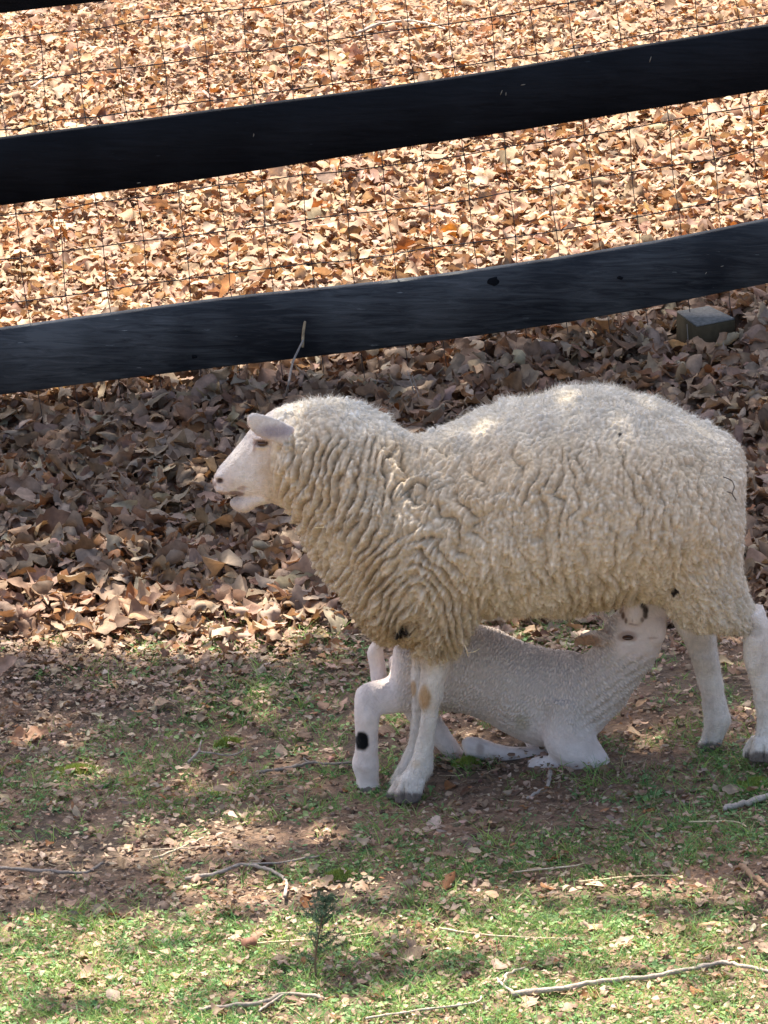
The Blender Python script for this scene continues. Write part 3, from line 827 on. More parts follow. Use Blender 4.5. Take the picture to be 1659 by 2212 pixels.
c = mixc(c, 0.85 * ((px < 1141) & (px > 1130) & (py > 1640) & (P[:, 1] < .06))[:, None] * 1.0, (0.10, 0.08, 0.08))
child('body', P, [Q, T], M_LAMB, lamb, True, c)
NB = normals(P, Q, T)
nf = 60000
q, u, v = sample_surface(P, Q, nf, rng)
R = bil(P[q], u, v); Nn = bil(NB[q], u, v); Cc = bil(c[q], u, v); Fl = bil(FL[q], u, v)
d0 = Nn * 0.5 + Fl * 0.7 + rng.normal(size=(nf, 3)) * 0.25; d0 /= np.linalg.norm(d0, axis=1, keepdims=True)
d1 = Fl + Nn * 0.2 + rng.normal(size=(nf, 3)) * 0.4; d1 /= np.linalg.norm(d1, axis=1, keepdims=True)
fv, ff, fc = fibres(R - Nn * 0.0005, d0, d1, rng.uniform(0.002, 0.0048, nf), rng.uniform(0.0004, 0.0008, nf), np.clip(Cc * rng.uniform(0.9, 1.12, (nf, 1)), 0, 0.85), rng, 2)
child('short_wool', fv, [ff], M_FIBRE, lamb, False, fc)
v_, q_, t_ = ellipsoid(leye + np.array([0, -.004, .002]), (0.0125, 0.008, 0.0055), None, 18, 12)
child('eye', v_, [q_, t_], M_EYE, lamb)

# ------------------------------------------------------------------ FENCE
FY = 2.80
def interp_curve(pts, x):
    xs, ys = zip(*pts)
    # linear extension outside
    y = np.interp(x, xs, ys)
    y = np.where(x < xs[0], ys[0] + (x - xs[0]) * (ys[1] - ys[0]) / (xs[1] - xs[0]), y)
    y = np.where(x > xs[-1], ys[-1] + (x - xs[-1]) * (ys[-1] - ys[-2]) / (xs[-1] - xs[-2]), y)
    return y
def curve_s(pts, x):
    return sum(interp_curve(pts, x + d) for d in (-90, -45, 0, 45, 90)) / 5
LOW_T = [(0, 713), (298, 672), (496, 645), (823, 613), (1075, 580), (1277, 549), (1478, 514), (1659, 476)]
LOW_B = [(0, 853), (347, 808), (823, 754), (1125, 713), (1327, 680), (1659, 613)]
MID_T = [(0, 301), (248, 270), (496, 236), (823, 194), (1075, 156), (1327, 111), (1659, 57)]
MID_B = [(0, 444), (422, 390), (823, 326), (1125, 282), (1428, 232), (1659, 195)]
TOP_B = [(0, 29), (198, 6), (496, -30), (823, -70), (1659, -205)]
TOP_T = [(0, -114), (198, -138), (496, -173), (823, -214), (1659, -348)]
fence = empty('board_fence', (0, FY, float(ground_z(0, FY))))
tag(fence, 'dark stained board fence backed with square wire mesh, rising to the right behind the sheep', 'fence')
def board(tp, bt, mt):
    xs = np.linspace(-420, 2080, 60)
    yt = curve_s(tp, xs); yb = curve_s(bt, xs)
    V, Fq = [], []
    rr = np.random.default_rng(int(abs(tp[0][1]) + 1))
    wob = np.cumsum(rr.normal(size=60)) * 0.12
    for x, a_, b_, wv in zip(xs, yt, yb, wob):
        T_ = W(x, a_ + wv * .5, FY); B_ = W(x, b_ + wv * .5, FY)
        e = 0.003
        prof = [(T_[2] - e, 0), (T_[2], e), (T_[2], .028 - e), (T_[2] - e, .028), (B_[2] + e, .028), (B_[2], .028 - e), (B_[2], e), (B_[2] + e, 0)]
        for z, dy in prof: V.append((T_[0], FY + dy, z))
    for k in range(59):
        for q in range(8):
            Fq.append((k * 8 + q, k * 8 + (q + 1) % 8, (k + 1) * 8 + (q + 1) % 8, (k + 1) * 8 + q))
    Fn = np.array(Fq)
    caps = [list(range(7, -1, -1)), list(range(59 * 8, 60 * 8))]
    child('board', V, [Fn, np.array(caps)], mt, fence, False)
for tp, bt, mt in ((TOP_T, TOP_B, M_BOARD), (MID_T, MID_B, M_BOARD), (LOW_T, LOW_B, M_BOARD_WORN)): board(tp, bt, mt)
for kx, ky, rx_, rz_ in ((1066, 608, .016, .012), (1340, 600, .008, .006), (420, 770, .009, .006)):
    v_, q_, t_ = ellipsoid(W(kx, ky, FY), (rx_, .0012, rz_), None, 14, 8)
    v_ = v_ + vnoise(v_, 60, int(kx), 2)[:, None] * [.004, 0, .003]
    child('knot', v_, [q_, t_], M_BOARD, fence, True)
for kx, ky, an, ln_ in ((1083, 200, 1.2, .014), (1093, 203, 1.5, .010), (1405, 128, 1.3, .016), (548, 292, 1.4, .009), (1560, 575, .3, .008), (1525, 590, 1.0, .007), (1130, 183, .2, .012), (780, 335, .15, .020), (860, 322, .15, .012), (300, 395, .15, .010)):
    p = W(kx, ky, FY - .0008)
    dx_, dz_ = math.cos(an) * ln_ / 2, math.sin(an) * ln_ / 2
    v_, q_, t_ = tube(np.array([p - [dx_, 0, dz_], p, p + [dx_, 0, dz_]]), [.0006, .0013, .0005], 5)
    child('paint_chip', v_, [np.array(q_), np.array(t_)], M_CHIP, fence, False)
for pxp in (-400, 2060):
    p0 = W(pxp, 600, FY + .085)
    x, zb = p0[0], float(ground_z(p0[0], FY + .08))
    V = np.array([(x + a_ * .055, FY + .031 + .055 + b_ * .055, z) for z in (zb - .3, zb + 1.75) for a_, b_ in ((-1, -1), (1, -1), (1, 1), (-1, 1))])
    child('post', V, [np.array([(0, 1, 5, 4), (1, 2, 6, 5), (2, 3, 7, 6), (3, 0, 4, 7), (4, 5, 6, 7), (3, 2, 1, 0)])], M_BOARD, fence, False)

class Acc:
    def __init__(s): s.V, s.Q, s.T, s.C, s.o = [], [], [], [], 0
    def add(s, vqt, col=None):
        v, q, t = vqt
        s.V.append(np.asarray(v))
        if len(q): s.Q.append(np.asarray(q) + s.o)
        if len(t): s.T.append(np.asarray(t) + s.o)
        if col is not None: s.C.append(np.tile(col, (len(v), 1)) if np.ndim(col) == 1 else col)
        s.o += len(v)
    def faces(s):
        return [np.concatenate(x) for x in (s.Q, s.T) if x]
    def build(s, name, mat, parent=None, smooth=True):
        V = np.concatenate(s.V); C = np.concatenate(s.C) if s.C else None
        if parent is not None: return child(name, V, s.faces(), mat, parent, smooth, C)
        return mesh_np(name, V, s.faces(), mat, None, smooth, C)

MY = FY + 0.034
wm = Acc()
rr = np.random.default_rng(77)
xs0 = np.arange(-390, 2060, 88.0)
# horizontals follow the boards
offs = np.arange(-215, 1000, 95.0)
def mesh_y(x, off):            # photo height of a horizontal wire
    base = curve_s(MID_T, x)
    drop = np.clip(off / 500.0, 0, 1.2)
    return base + off + drop * (curve_s(LOW_T, x) - base - 412) * 0.8
for off in offs:
    xx = np.arange(-400, 2070, 22.0)
    yy = mesh_y(xx, off) + np.interp(xx, np.arange(-400, 2100, 88), rr.normal(size=29)[:len(np.arange(-400, 2100, 88))] * 2.2)
    pts = np.array([W(a_, b_, MY + 0.004 * math.sin(a_ * 0.02 + off)) for a_, b_ in zip(xx, yy)])
    wm.add(tube(pts, 0.0017, 5))
for x0 in xs0:
    ov = np.arange(-215, 960, 24.0)
    lean = 0.115 + rr.normal() * 0.008
    ph = rr.uniform(0, 6)
    pts = []
    for o_ in ov:
        xx = x0 + lean * (o_ - 300) + 2.0 * math.sin(o_ * 0.03 + ph)
        pts.append(W(xx, float(mesh_y(np.array([xx]), o_)[0]), MY))
    wm.add(tube(np.array(pts), 0.0012, 5))
    for off in offs:
        xx = x0 + lean * (off - 300) + 2.0 * math.sin(off * 0.03 + ph)
        wm.add(ellipsoid(W(xx, float(mesh_y(np.array([xx]), off)[0]), MY), (0.0032, 0.003, 0.0034), None, 6, 4))
wm.build('wire_mesh', M_WIRE, fence)

BLK_Z = float(ground_z(.83, FY + .2)) + 0.10
BLOCK = (lambda d: CAM + d * ((BLK_Z - CAM[2]) / d[2]))(ray(1526, 684))
# stub of a square post lying behind the fence
st = empty('wood_block', G(1528, 742))
tag(st, 'short weathered square wooden block sunk in dead leaves just behind the fence', 'wood block')
def wood_block():
    zt = BLK_Z
    def hz(px_, py_):
        d = ray(px_, py_)
        return CAM + d * ((zt - CAM[2]) / d[2])
    tp = [hz(1462, 675), hz(1505, 706), hz(1588, 690), hz(1531, 663)]
    c0 = sum(tp) / 4
    ct = np.array(tp + [c0 + (p - c0) * .97 + np.array([0, 0, .004]) for p in tp])
    child('cut_top', ct, [np.array([(0, 1, 5, 4), (1, 2, 6, 5), (2, 3, 7, 6), (3, 0, 4, 7), (4, 5, 6, 7), (3, 2, 1, 0)])], M_TWIG, st, False, np.tile(np.array([.15, .145, .135]), (8, 1)))  # grey cut top coloured paler than the sides, to bring out the skylight on it
    V = []
    for dz, s_ in ((-.20, 1.0), (-.006, 1.0), (-.001, .985)):
        for p in tp: V.append(c0 + (p - c0) * s_ + np.array([0, 0, dz]))
    V = np.array(V)
    Fq = [(0, 1, 5, 4), (1, 2, 6, 5), (2, 3, 7, 6), (3, 0, 4, 7), (4, 5, 9, 8), (5, 6, 10, 9), (6, 7, 11, 10), (7, 4, 8, 11), (8, 9, 10, 11), (3, 2, 1, 0)]
    child('block', V, [np.array(Fq)], M_POST, st, False)
wood_block()

# ------------------------------------------------------------------ LEAF LITTER
def leaf_cloud(pos, length, wid, yaw, tilt, tiltdir, curl, cup, colour, rng, rows=11, lobes=True, cols=5):
    """vectorised lobed, curled leaves; curl and cup are bend angles in radians; returns V, F, C"""
    n = len(pos)
    t = np.linspace(0, 1, rows)
    t = np.repeat(t[None], n, 0)
    skew = rng.uniform(0.7, 1.3, (n, 1))
    prof = np.sin(np.pi * np.clip(t, 0.0, 1) ** skew) ** 0.6
    if lobes:
        nl = rng.integers(2, 4, n)[:, None]
        ph = rng.uniform(-0.8, 0.8, (n, 1))
        osc = (0.5 + 0.5 * np.cos(2 * np.pi * nl * t + ph + np.pi)) ** 1.4
        depth = np.clip(rng.uniform(-0.3, 0.82, (n, 1)), 0, 1)
        prof = prof * (1 - depth * osc)
    prof[:, 0] = 0.10; prof[:, -1] = rng.uniform(0.10, 0.35, n)
    asym = np.clip(rng.normal(1, 0.13, (n, rows, 2)), .5, 1.5)
    u = np.linspace(-1, 1, cols)
    side = np.where(u < 0, 0, 1)
    S = (t - 0.5)[:, :, None] * length[:, None, None] + 0 * u
    E = prof[:, :, None] * asym[:, :, side] * wid[:, None, None] / 2 * u
    sw = rng.uniform(0.0, 0.14, (n, 1, 1)) * length[:, None, None]
    S = S + prof[:, :, None] * np.abs(u) * sw
    kx = (curl / length)[:, None, None] + 1e-3; ky = (cup / wid)[:, None, None] + 1e-3
    V = np.empty(S.shape + (3,))
    V[..., 0] = np.sin(kx * S) / kx
    V[..., 1] = np.sin(ky * E) / ky
    V[..., 2] = (1 - np.cos(kx * S)) / kx + (1 - np.cos(ky * E)) / ky
    fr = rng.uniform(0.8, 2.2, (n, 1, 1)); p1 = rng.uniform(0, 6.28, (n, 1, 1)); wa = rng.uniform(0.0, 0.5, (n, 1, 1))
    V[..., 2] += wa * np.sin(t[:, :, None] * 6.28 * fr + p1 + u * 1.5) * np.abs(E)
    V[..., 2] += rng.normal(0, 3.0, n)[:, None, None] * S * E
    V[..., 2] += rng.normal(size=V.shape[:3]) * 0.012 * length[:, None, None]
    def rotz(V, a):
        ca, sa = np.cos(a)[:, None, None], np.sin(a)[:, None, None]
        X_, Y_ = V[..., 0].copy(), V[..., 1].copy()
        V[..., 0] = ca * X_ - sa * Y_; V[..., 1] = sa * X_ + ca * Y_
    rotz(V, yaw)
    ct, st_ = np.cos(tilt)[:, None, None], np.sin(tilt)[:, None, None]
    rotz(V, -tiltdir)
    X_, Z_ = V[..., 0].copy(), V[..., 2].copy()
    V[..., 0] = ct * X_ + st_ * Z_; V[..., 2] = -st_ * X_ + ct * Z_
    rotz(V, tiltdir)
    V[..., 2] -= V[..., 2].mean((1, 2))[:, None, None]
    V += pos[:, None, None, :]
    base = (np.arange(n) * rows * cols)[:, None, None]
    k = (np.arange(rows - 1) * cols)[None, :, None]
    q = np.arange(cols - 1)[None, None, :]
    a_ = base + k + q
    Fq = np.stack([a_, a_ + 1, a_ + cols + 1, a_ + cols], 3).reshape(-1, 4)
    C = np.repeat(colour[:, None, :], rows * cols, 1).reshape(n, rows, cols, 3).copy()
    C[:, :, cols // 2] *= 1.15
    C *= rng.uniform(0.9, 1.08, (n, rows, 1, 1))
    C *= (1 + 0.10 * np.sin(p1 + t[:, :, None] * 9 * fr))[..., None]
    return V.reshape(-1, 3), Fq, C.reshape(-1, 3)

PAL = np.array([[.50, .34, .22], [.44, .28, .175], [.57, .41, .275], [.34, .20, .12], [.47, .31, .22], [.62, .47, .33], [.24, .13, .075], [.52, .32, .175], [.42, .18, .06], [.47, .34, .26]])
PALW = np.array([.2, .16, .14, .1, .11, .09, .07, .06, .03, .04])
def leaf_colours(n, rng, dull=0.0):
    c = PAL[rng.choice(len(PAL), n, p=PALW / PALW.sum())] * rng.uniform(0.8, 1.15, (n, 1)) * rng.normal(1, 0.04, (n, 3))
    g = c.mean(1, keepdims=True)
    return np.clip(c * (1 - dull) + g * dull, 0.02, 0.8)

def litter(name, count, xr, yr, lmean, lsd, zmax, rows, tiltmax, seed, accept, dull=0.0, wr=(0.5, 0.85), cmul=1.0, cols=3, curls=1.0):
    rng = np.random.default_rng(seed)
    n = int(count)
    y = rng.uniform(yr[0], yr[1], n)
    half = (y + 11.35) * 0.073 + 0.32
    x = rng.uniform(-1, 1, n) * half
    k = (rng.random(n) < accept(x, y)) & ~((np.abs(x - BLOCK[0]) < .10) & (y > BLOCK[1] - .16) & (y < BLOCK[1] + .10))
    x, y = x[k], y[k]; n = len(x)
    col_mul = rng.uniform(0.55, 1.12, (n, 1)) if yr[0] < 0 else 1.0
    L = np.clip(rng.normal(lmean, lsd, n), lmean * 0.35, lmean * 2.1)
    L = L * np.interp(y, [0.65, 1.3, 3.5, 9.0], [0.55, 1.0, 1.0, 0.66]) if yr[0] > 0 else L
    lay = rng.random(n)
    z = ground_z(x, y) + 0.003 + lay * zmax * (0.5 + lat(x, y, 2.2, 8)) * (smoothstep(.6, 1.5, y) * .85 + .15 if yr[0] > 0 else 1)
    pos = np.stack([x, y, z], 1)
    wid = L * rng.uniform(wr[0], wr[1], n)
    tilt = np.abs(rng.normal(0, tiltmax, n)); tilt = np.clip(tilt, 0, 1.35)
    col_ = leaf_colours(n, rng, dull) * cmul * col_mul * (np.interp(y, [.7, 1.25, 1.5], [1.35, 1.2, 1.0])[:, None] if .5 < yr[0] < 1 else 1)  # leaves at the near edge coloured lighter to strengthen the sunlit strip
    V, Fq, C = leaf_cloud(pos, L, wid, rng.uniform(0, 6.28, n), tilt, rng.uniform(0, 6.28, n), rng.normal(0, 1.1 * curls, n), rng.normal(0.2, 1.7 * curls, n), col_, rng, rows, True, cols)
    # lift a leaf that would dip into the soil
    gz = (ground_z(V[:, 0], V[:, 1]) - V[:, 2]).reshape(n, -1)
    V.reshape(n, -1, 3)[:, :, 2] += np.clip(gz.max(1) - 0.003, 0, None)[:, None] * 0.85
    return V, Fq, C

def merge(parts):
    V, Fq, C, o = [], [], [], 0
    for v, f, c in parts:
        V.append(v); Fq.append(f + o); C.append(c); o += len(v)
    return np.concatenate(V), np.concatenate(Fq), np.concatenate(C)

def edge_of_litter(x, y):     # 1 in the litter, 0 on the turf
    return smoothstep(0.72, 1.42, y + 0.25 * (lat(x, y, 3, 12) - 0.5) * 2 + 0.12 * x)
def matted(x, y):             # trampled fine litter far beyond the fence on the right
    return smoothstep(0, 1, (y - 6.0) / 2.0 + 0.45 * x + 0.5 * (lat(x, y, 1.5, 13) - 0.5))
parts = [litter('a', 18000, 0, (0.6, 3.6), 0.070, 0.025, 0.075, 12, 0.6, 101, lambda x, y: edge_of_litter(x, y), cols=5, dull=.10, cmul=.56, curls=1.7),  # leaves of the near bank darkened in colour to deepen its shade
         litter('b', 31000, 0, (3.2, 9.5), 0.052, 0.021, 0.060, 8, 0.5, 102, lambda x, y: 1 - 0.72 * matted(x, y), cmul=.71, cols=4, curls=1.5),
         litter('c', 22000, 0, (3.0, 9.5), 0.028, 0.011, 0.060, 5, 0.55, 103, lambda x, y: 1 + 0 * x, cmul=.72),
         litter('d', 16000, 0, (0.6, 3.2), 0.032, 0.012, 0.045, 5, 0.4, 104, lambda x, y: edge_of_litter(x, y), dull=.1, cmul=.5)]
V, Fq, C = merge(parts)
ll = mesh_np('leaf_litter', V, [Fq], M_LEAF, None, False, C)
tag(ll, 'deep carpet of dry curled brown oak leaves on both sides of the fence', 'leaf litter', kind='stuff')

# crumbs of leaf on the turf
def crumbs_acc(x, y):
    return np.clip(0.35 + 0.65 * smoothstep(0.4, 1.0, y) + 0.3 * (lat(x, y, 2.5, 15) - 0.4), 0, 1)
parts = [litter('e', 58000, 0, (-1.7, 1.4), 0.012, 0.006, 0.018, 4, 0.35, 111, crumbs_acc, dull=0.18, cmul=0.8),
         litter('f', 6000, 0, (-1.7, 1.35), 0.028, 0.013, 0.016, 7, 0.25, 112, lambda x, y: np.clip(0.25 + 0.75 * smoothstep(0.3, 0.9, y), 0, 1), dull=0.1, cmul=0.8, cols=5)]
V, Fq, C = merge(parts)
lc = mesh_np('leaf_crumbs', V, [Fq], M_LEAF, None, False, C)
tag(lc, 'broken brown leaf fragments scattered over the sparse turf around the hooves', 'leaf fragments', kind='stuff')

# ------------------------------------------------------------------ GRASS AND WEEDS
def green(x, y):
    """how much grows here"""
    P_ = np.stack([x, y, ground_z(x, y)], 1)
    qx, qy = to_px(P_)
    m = 0.13 + 1.3 * (lat(x, y, 2.6, 31) - 0.5) + 0.7 * (lat(x, y * 1.6, 6.5, 32) - 0.5)
    m += 0.30 * smoothstep(1920, 2000, qy) + 0.34 * smoothstep(900, 1150, qx) * smoothstep(1440, 1600, qy)
    def g(cx, cy, rx, ry, a): return a * np.exp(-((qx - cx) / rx) ** 2 - ((qy - cy) / ry) ** 2)
    m += g(600, 1480, 90, 22, .5) + g(350, 1450, 150, 40, .3) + g(770, 1420, 25, 14, .6) + g(480, 1530, 90, 40, .35) + g(1500, 1480, 160, 50, .45)
    m += g(160, 1680, 110, 30, .5) + g(430, 1880, 250, 35, .45) + g(850, 1880, 200, 40, .35) + g(1200, 1840, 120, 30, .3) + g(250, 2080, 250, 90, .3)
    m += g(1480, 2200, 200, 40, .4) + g(1600, 1680, 60, 40, .4)
    m -= g(620, 1960, 140, 18, .6) + g(1230, 1930, 220, 22, .6) + g(560, 1790, 200, 25, .35) + g(620, 1700, 160, 40, .35) + g(900, 2010, 120, 20, .35) + g(250, 1820, 120, 30, .3)
    return np.clip(m, 0.015, 1) * smoothstep(1.35, 0.95, y)
def scatter(n, rng, acc, yr=(-1.75, 1.3)):
    y = rng.uniform(yr[0], yr[1], n)
    x = rng.uniform(-1, 1, n) * ((y + 11.35) * 0.073 + 0.3)
    k = rng.random(n) < acc(x, y)
    return x[k], y[k]
rng = np.random.default_rng(201)
tx, ty = scatter(18000, rng, green)
# longer tufts left ungrazed round the feet
fx = [G(a_, b_) for a_, b_ in ((800, 1722), (830, 1716), (770, 1712), (860, 1736), (900, 1738), (925, 1722), (1140, 1680), (1200, 1684), (1260, 1684), (1310, 1684), (1325, 1668), (1500, 1632), (1550, 1634), (1610, 1652), (1650, 1656), (990, 1664), (1060, 1656), (1480, 1490), (1570, 1500), (1590, 1450))]
tx = np.concatenate([tx, np.repeat([p[0] for p in fx], 4) + rng.normal(0, .014, 80)]); ty = np.concatenate([ty, np.repeat([p[1] for p in fx], 4) + rng.normal(0, .02, 80)])
nt_ = len(tx)
per = 9
bx = np.repeat(tx, per) + rng.normal(0, 0.008, nt_ * per); by = np.repeat(ty, per) + rng.normal(0, 0.008, nt_ * per)
n = len(bx)
root = np.stack([bx, by, ground_z(bx, by) - 0.002], 1)
az = rng.uniform(0, 6.28, n)
out = np.stack([np.cos(az), np.sin(az), np.zeros(n)], 1)
spread = rng.uniform(0.2, 1.5, (n, 1))
d0 = out * spread + np.array([0, 0, 1.0]); d0 /= np.linalg.norm(d0, axis=1, keepdims=True)
d1 = out * 1.3 * spread + np.array([0, 0, 0.15]); d1 /= np.linalg.norm(d1, axis=1, keepdims=True)
hl = np.repeat(rng.uniform(0.013, 0.036, nt_) + 0.030 * rng.random(nt_) ** 4, per) * rng.uniform(0.6, 1.3, n)
tone = np.repeat(rng.random(nt_), per)[:, None]
gcol = np.array([0.11, 0.29, 0.10]) * (1 - tone) + np.array([0.34, 0.46, 0.12]) * tone
gcol = gcol * rng.uniform(0.7, 1.3, (n, 1))
dry = rng.random(n) < 0.13
gcol[dry] = np.array([0.45, 0.36, 0.2]) * rng.uniform(0.7, 1.2, (dry.sum(), 1))
V, Fq, C = fibres(root, d0, d1, hl, rng.uniform(0.0014, 0.0032, n), gcol, rng, 3)
gr = mesh_np('grass', V, [Fq], M_GRASS, None, False, C)
tag(gr, 'short patchy green grass tufts in the bare soil', 'grass', kind='stuff')

def discs(x, y, r, tilt, col_, rng, sides=7, lift=(0.002, 0.012), zoff=None):
    n = len(x)
    a_ = np.linspace(0, 2 * np.pi, sides, endpoint=False)
    rad = r[:, None] * rng.uniform(0.8, 1.1, (n, sides))
    el = rng.uniform(0.55, 1, (n, 1))
    V = np.stack([np.cos(a_)[None] * rad, np.sin(a_)[None] * rad * el, 0 * rad + rng.normal(0, 0.08, (n, sides)) * r[:, None]], 2)
    V = np.concatenate([V, np.zeros((n, 1, 3))], 1)
    V[:, -1, 2] -= r * 0.15
    yaw = rng.uniform(0, 6.28, n); td = rng.uniform(0, 6.28, n)
    def rz(V, a):
        ca, sa = np.cos(a)[:, None], np.sin(a)[:, None]
        X_, Y_ = V[..., 0].copy(), V[..., 1].copy()
        V[..., 0] = ca * X_ - sa * Y_; V[..., 1] = sa * X_ + ca * Y_
    rz(V, yaw - td)
    ct, st_ = np.cos(tilt)[:, None], np.sin(tilt)[:, None]
    X_, Z_ = V[..., 0].copy(), V[..., 2].copy()
    V[..., 0] = ct * X_ + st_ * Z_; V[..., 2] = -st_ * X_ + ct * Z_
    rz(V, td)
    V += np.stack([x, y, ground_z(x, y) + rng.uniform(*lift, n)], 1)[:, None]
    base = (np.arange(n) * (sides + 1))[:, None]
    k = np.arange(sides)[None]
    T3 = np.stack([base + k, base + (k + 1) % sides, np.broadcast_to(base + sides, (n, sides))], 2).reshape(-1, 3)
    return V.reshape(-1, 3), T3, np.repeat(col_, sides + 1, 0)
rng = np.random.default_rng(202)
tx, ty = scatter(5200, rng, green)
per = 7
nt_ = len(tx)
x = np.repeat(tx, per) + rng.normal(0, 0.013, nt_ * per); y = np.repeat(ty, per) + rng.normal(0, 0.013, nt_ * per)
n = len(x)
tone = np.repeat(rng.random(nt_), per)[:, None]
wc = (np.array([0.12, 0.25, 0.10]) * (1 - tone) + np.array([0.32, 0.43, 0.18]) * tone) * rng.uniform(0.75, 1.3, (n, 1))
V, T3, C = discs(x, y, rng.uniform(0.0028, 0.0075, n), np.abs(rng.normal(0, 0.5, n)), wc, rng)
wd = mesh_np('clover', V, [T3], M_GRASS, None, False, C)
tag(wd, 'low round leaved clover and weeds creeping between the grass tufts', 'weeds', kind='stuff')

# thin straw, pine needles and twig bits
rng = np.random.default_rng(203)
x, y = scatter(11000, rng, lambda x, y: 0.9 + 0 * x)
n = len(x)
root = np.stack([x, y, ground_z(x, y) + rng.uniform(0.002, 0.009, n)], 1)
az = rng.uniform(0, 6.28, n)
d0 = np.stack([np.cos(az), np.sin(az) * 0.6, 0.11 * np.cos(az) + rng.normal(0, 0.05, n)], 1); d0 /= np.linalg.norm(d0, axis=1, keepdims=True)
d1 = d0 + rng.normal(0, 0.25, (n, 3)) * [1, 1, 0.2]; d1 /= np.linalg.norm(d1, axis=1, keepdims=True)
sc = np.where(rng.random((n, 1)) < 0.45, np.array([0.50, 0.41, 0.27]), np.array([0.22, 0.16, 0.11])) * rng.uniform(0.7, 1.25, (n, 1))
V, Fq, C = fibres(root, d0, d1, rng.uniform(0.012, 0.03, n) + 0.05 * rng.random(n) ** 4, rng.uniform(0.0010, 0.0024, n), sc, rng, 4, 0.16)
sw = mesh_np('straw_bits', V, [Fq], M_LEAF, None, False, C)
tag(sw, 'fine straw stalks and plant debris strewn through the turf', 'straw', kind='stuff')

# soil clods and small stones
rng = np.random.default_rng(204)
x, y = scatter(3800, rng, lambda x, y: np.clip(1 - 0.5 * green(x, y), 0, 1))
acc = Acc()
tv, tq, tt = ellipsoid((0, 0, 0), (1, 1, 1), None, 7, 5)
n = len(x)
R = rng.uniform(0.0025, 0.008, n)
S = rng.uniform(0.6, 1.2, (n, 1, 3)) * R[:, None, None]
V = tv[None] * S * (1 + 0.18 * rng.normal(size=(n, len(tv), 1))) + np.stack([x, y, ground_z(x, y) + R * 0.3], 1)[:, None]
o_ = (np.arange(n) * len(tv))[:, None, None]
Fq = (np.array(tq)[None] + o_).reshape(-1, 4); T3 = (np.array(tt)[None] + o_).reshape(-1, 3)
cc = np.repeat(np.array([0.23, 0.15, 0.105]) * rng.uniform(0.5, 1.5, (n, 1)) * rng.normal(1, 0.06, (n, 3)), len(tv), 0)
cl = mesh_np('soil_crumbs', V.reshape(-1, 3), [Fq, T3], M_TWIG, None, True, cc)
tag(cl, 'small brown clods and grit lying on the bare soil', 'soil crumbs', kind='stuff')

# moss cushions
def moss(cx, cy, rx, ry, seed, label):
    rng = np.random.default_rng(seed)
    c0 = G(cx, cy)
    n = 1100
    r = rng.random(n) ** 0.62 * 1.15; a_ = rng.uniform(0, 6.28, n)
    sx, sy = rx / 1000, ry / 325
    edge = 0.75 + 0.25 * np.sin(a_ * 3 + seed) * np.sin(a_ * 2 + 1)
    x = c0[0] + r * np.cos(a_) * sx * edge; y = c0[1] + r * np.sin(a_) * sy * edge
    root = np.stack([x, y, ground_z(x, y) + 0.004 + 0.007 * (1 - r ** 2)], 1)
    d = rng.normal(0, 0.5, (n, 3)); d[:, 2] = 1; d /= np.linalg.norm(d, axis=1, keepdims=True)
    V, Fq, C = fibres(root, d, d + rng.normal(0, 0.3, (n, 3)), rng.uniform(0.004, 0.012, n), rng.uniform(0.0015, 0.003, n), np.array([0.27, 0.33, 0.07]) * rng.uniform(0.7, 1.3, (n, 1)), rng, 2)
    o = mesh_np('moss_patch', V, [Fq], M_GRASS, None, False, C)
    tag(o, label, 'moss', kind='stuff')
moss(732, 1897, 42, 13, 1, 'bright yellow green moss cushion on sunlit turf in front of the ewe')
moss(160, 1668, 60, 11, 2, 'long bright green moss strip on the shaded turf at far left')
moss(1010, 1652, 34, 9, 3, 'dark green moss patch under the lamb\'s folded legs')
moss(1630, 1700, 45, 14, 4, 'bright moss patch beside the hind hooves at the right edge')
moss(495, 1610, 32, 8, 5, 'small moss patch on dark ground left of the lamb\'s spotted leg')

# ------------------------------------------------------------------ STICKS
GREY = np.array([0.33, 0.28, 0.24]); DARK = np.array([0.17, 0.13, 0.11]); PALE = np.array([0.55, 0.45, 0.33]); STRAW = np.array([0.58, 0.47, 0.30])
def densify(P_, k=5, jit=0.0, rng=None):
    P_ = np.asarray(P_, float)
    out = []
    for i in range(len(P_) - 1):
        p0, p1, p2, p3 = P_[max(i - 1, 0)], P_[i], P_[i + 1], P_[min(i + 2, len(P_) - 1)]
        for s in range(k):
            t = s / k
            out.append(0.5 * ((2 * p1) + (-p0 + p2) * t + (2 * p0 - 5 * p1 + 4 * p2 - p3) * t * t + (-p0 + 3 * p1 - 3 * p2 + p3) * t ** 3))
    out.append(P_[-1])
    out = np.array(out)
    if jit: out[1:-1] += rng.normal(size=out[1:-1].shape) * jit
    return out
def stick(name, cat, label, lines, r0, r1, col_, lift=0.006, seed=1):
    rng = np.random.default_rng(seed)
    acc = Acc()
    for k, ln in enumerate(lines):
        pts = densify([G(a_, b_) + np.array([0, 0, lift + .008]) for a_, b_ in ln], 5, r0 * 0.22, rng)
        ra = r0 * (0.6 if k else 1); rb = r1 * (0.6 if k else 1)
        rad = np.linspace(ra, rb, len(pts)) * (1 + 0.10 * rng.normal(size=len(pts)))
        acc.add(tube(pts, rad, 8), col_ * 1.0)
    o = acc.build(name, M_TWIG)
    tag(o, label, cat)
    return o
stick('fallen_branch', 'branch', 'long grey fallen branch with a forked end across the sunlit turf at bottom right',
      [[(1106, 2164), (1214, 2151), (1305, 2135), (1412, 2124), (1493, 2108), (1562, 2095), (1616, 2105), (1690, 2117)], [(1112, 2163), (1086, 2143), (1074, 2129)], [(1090, 2140), (1098, 2118), (1133, 2106)]], .0062, .0042, GREY * 1.05, .008, 1)
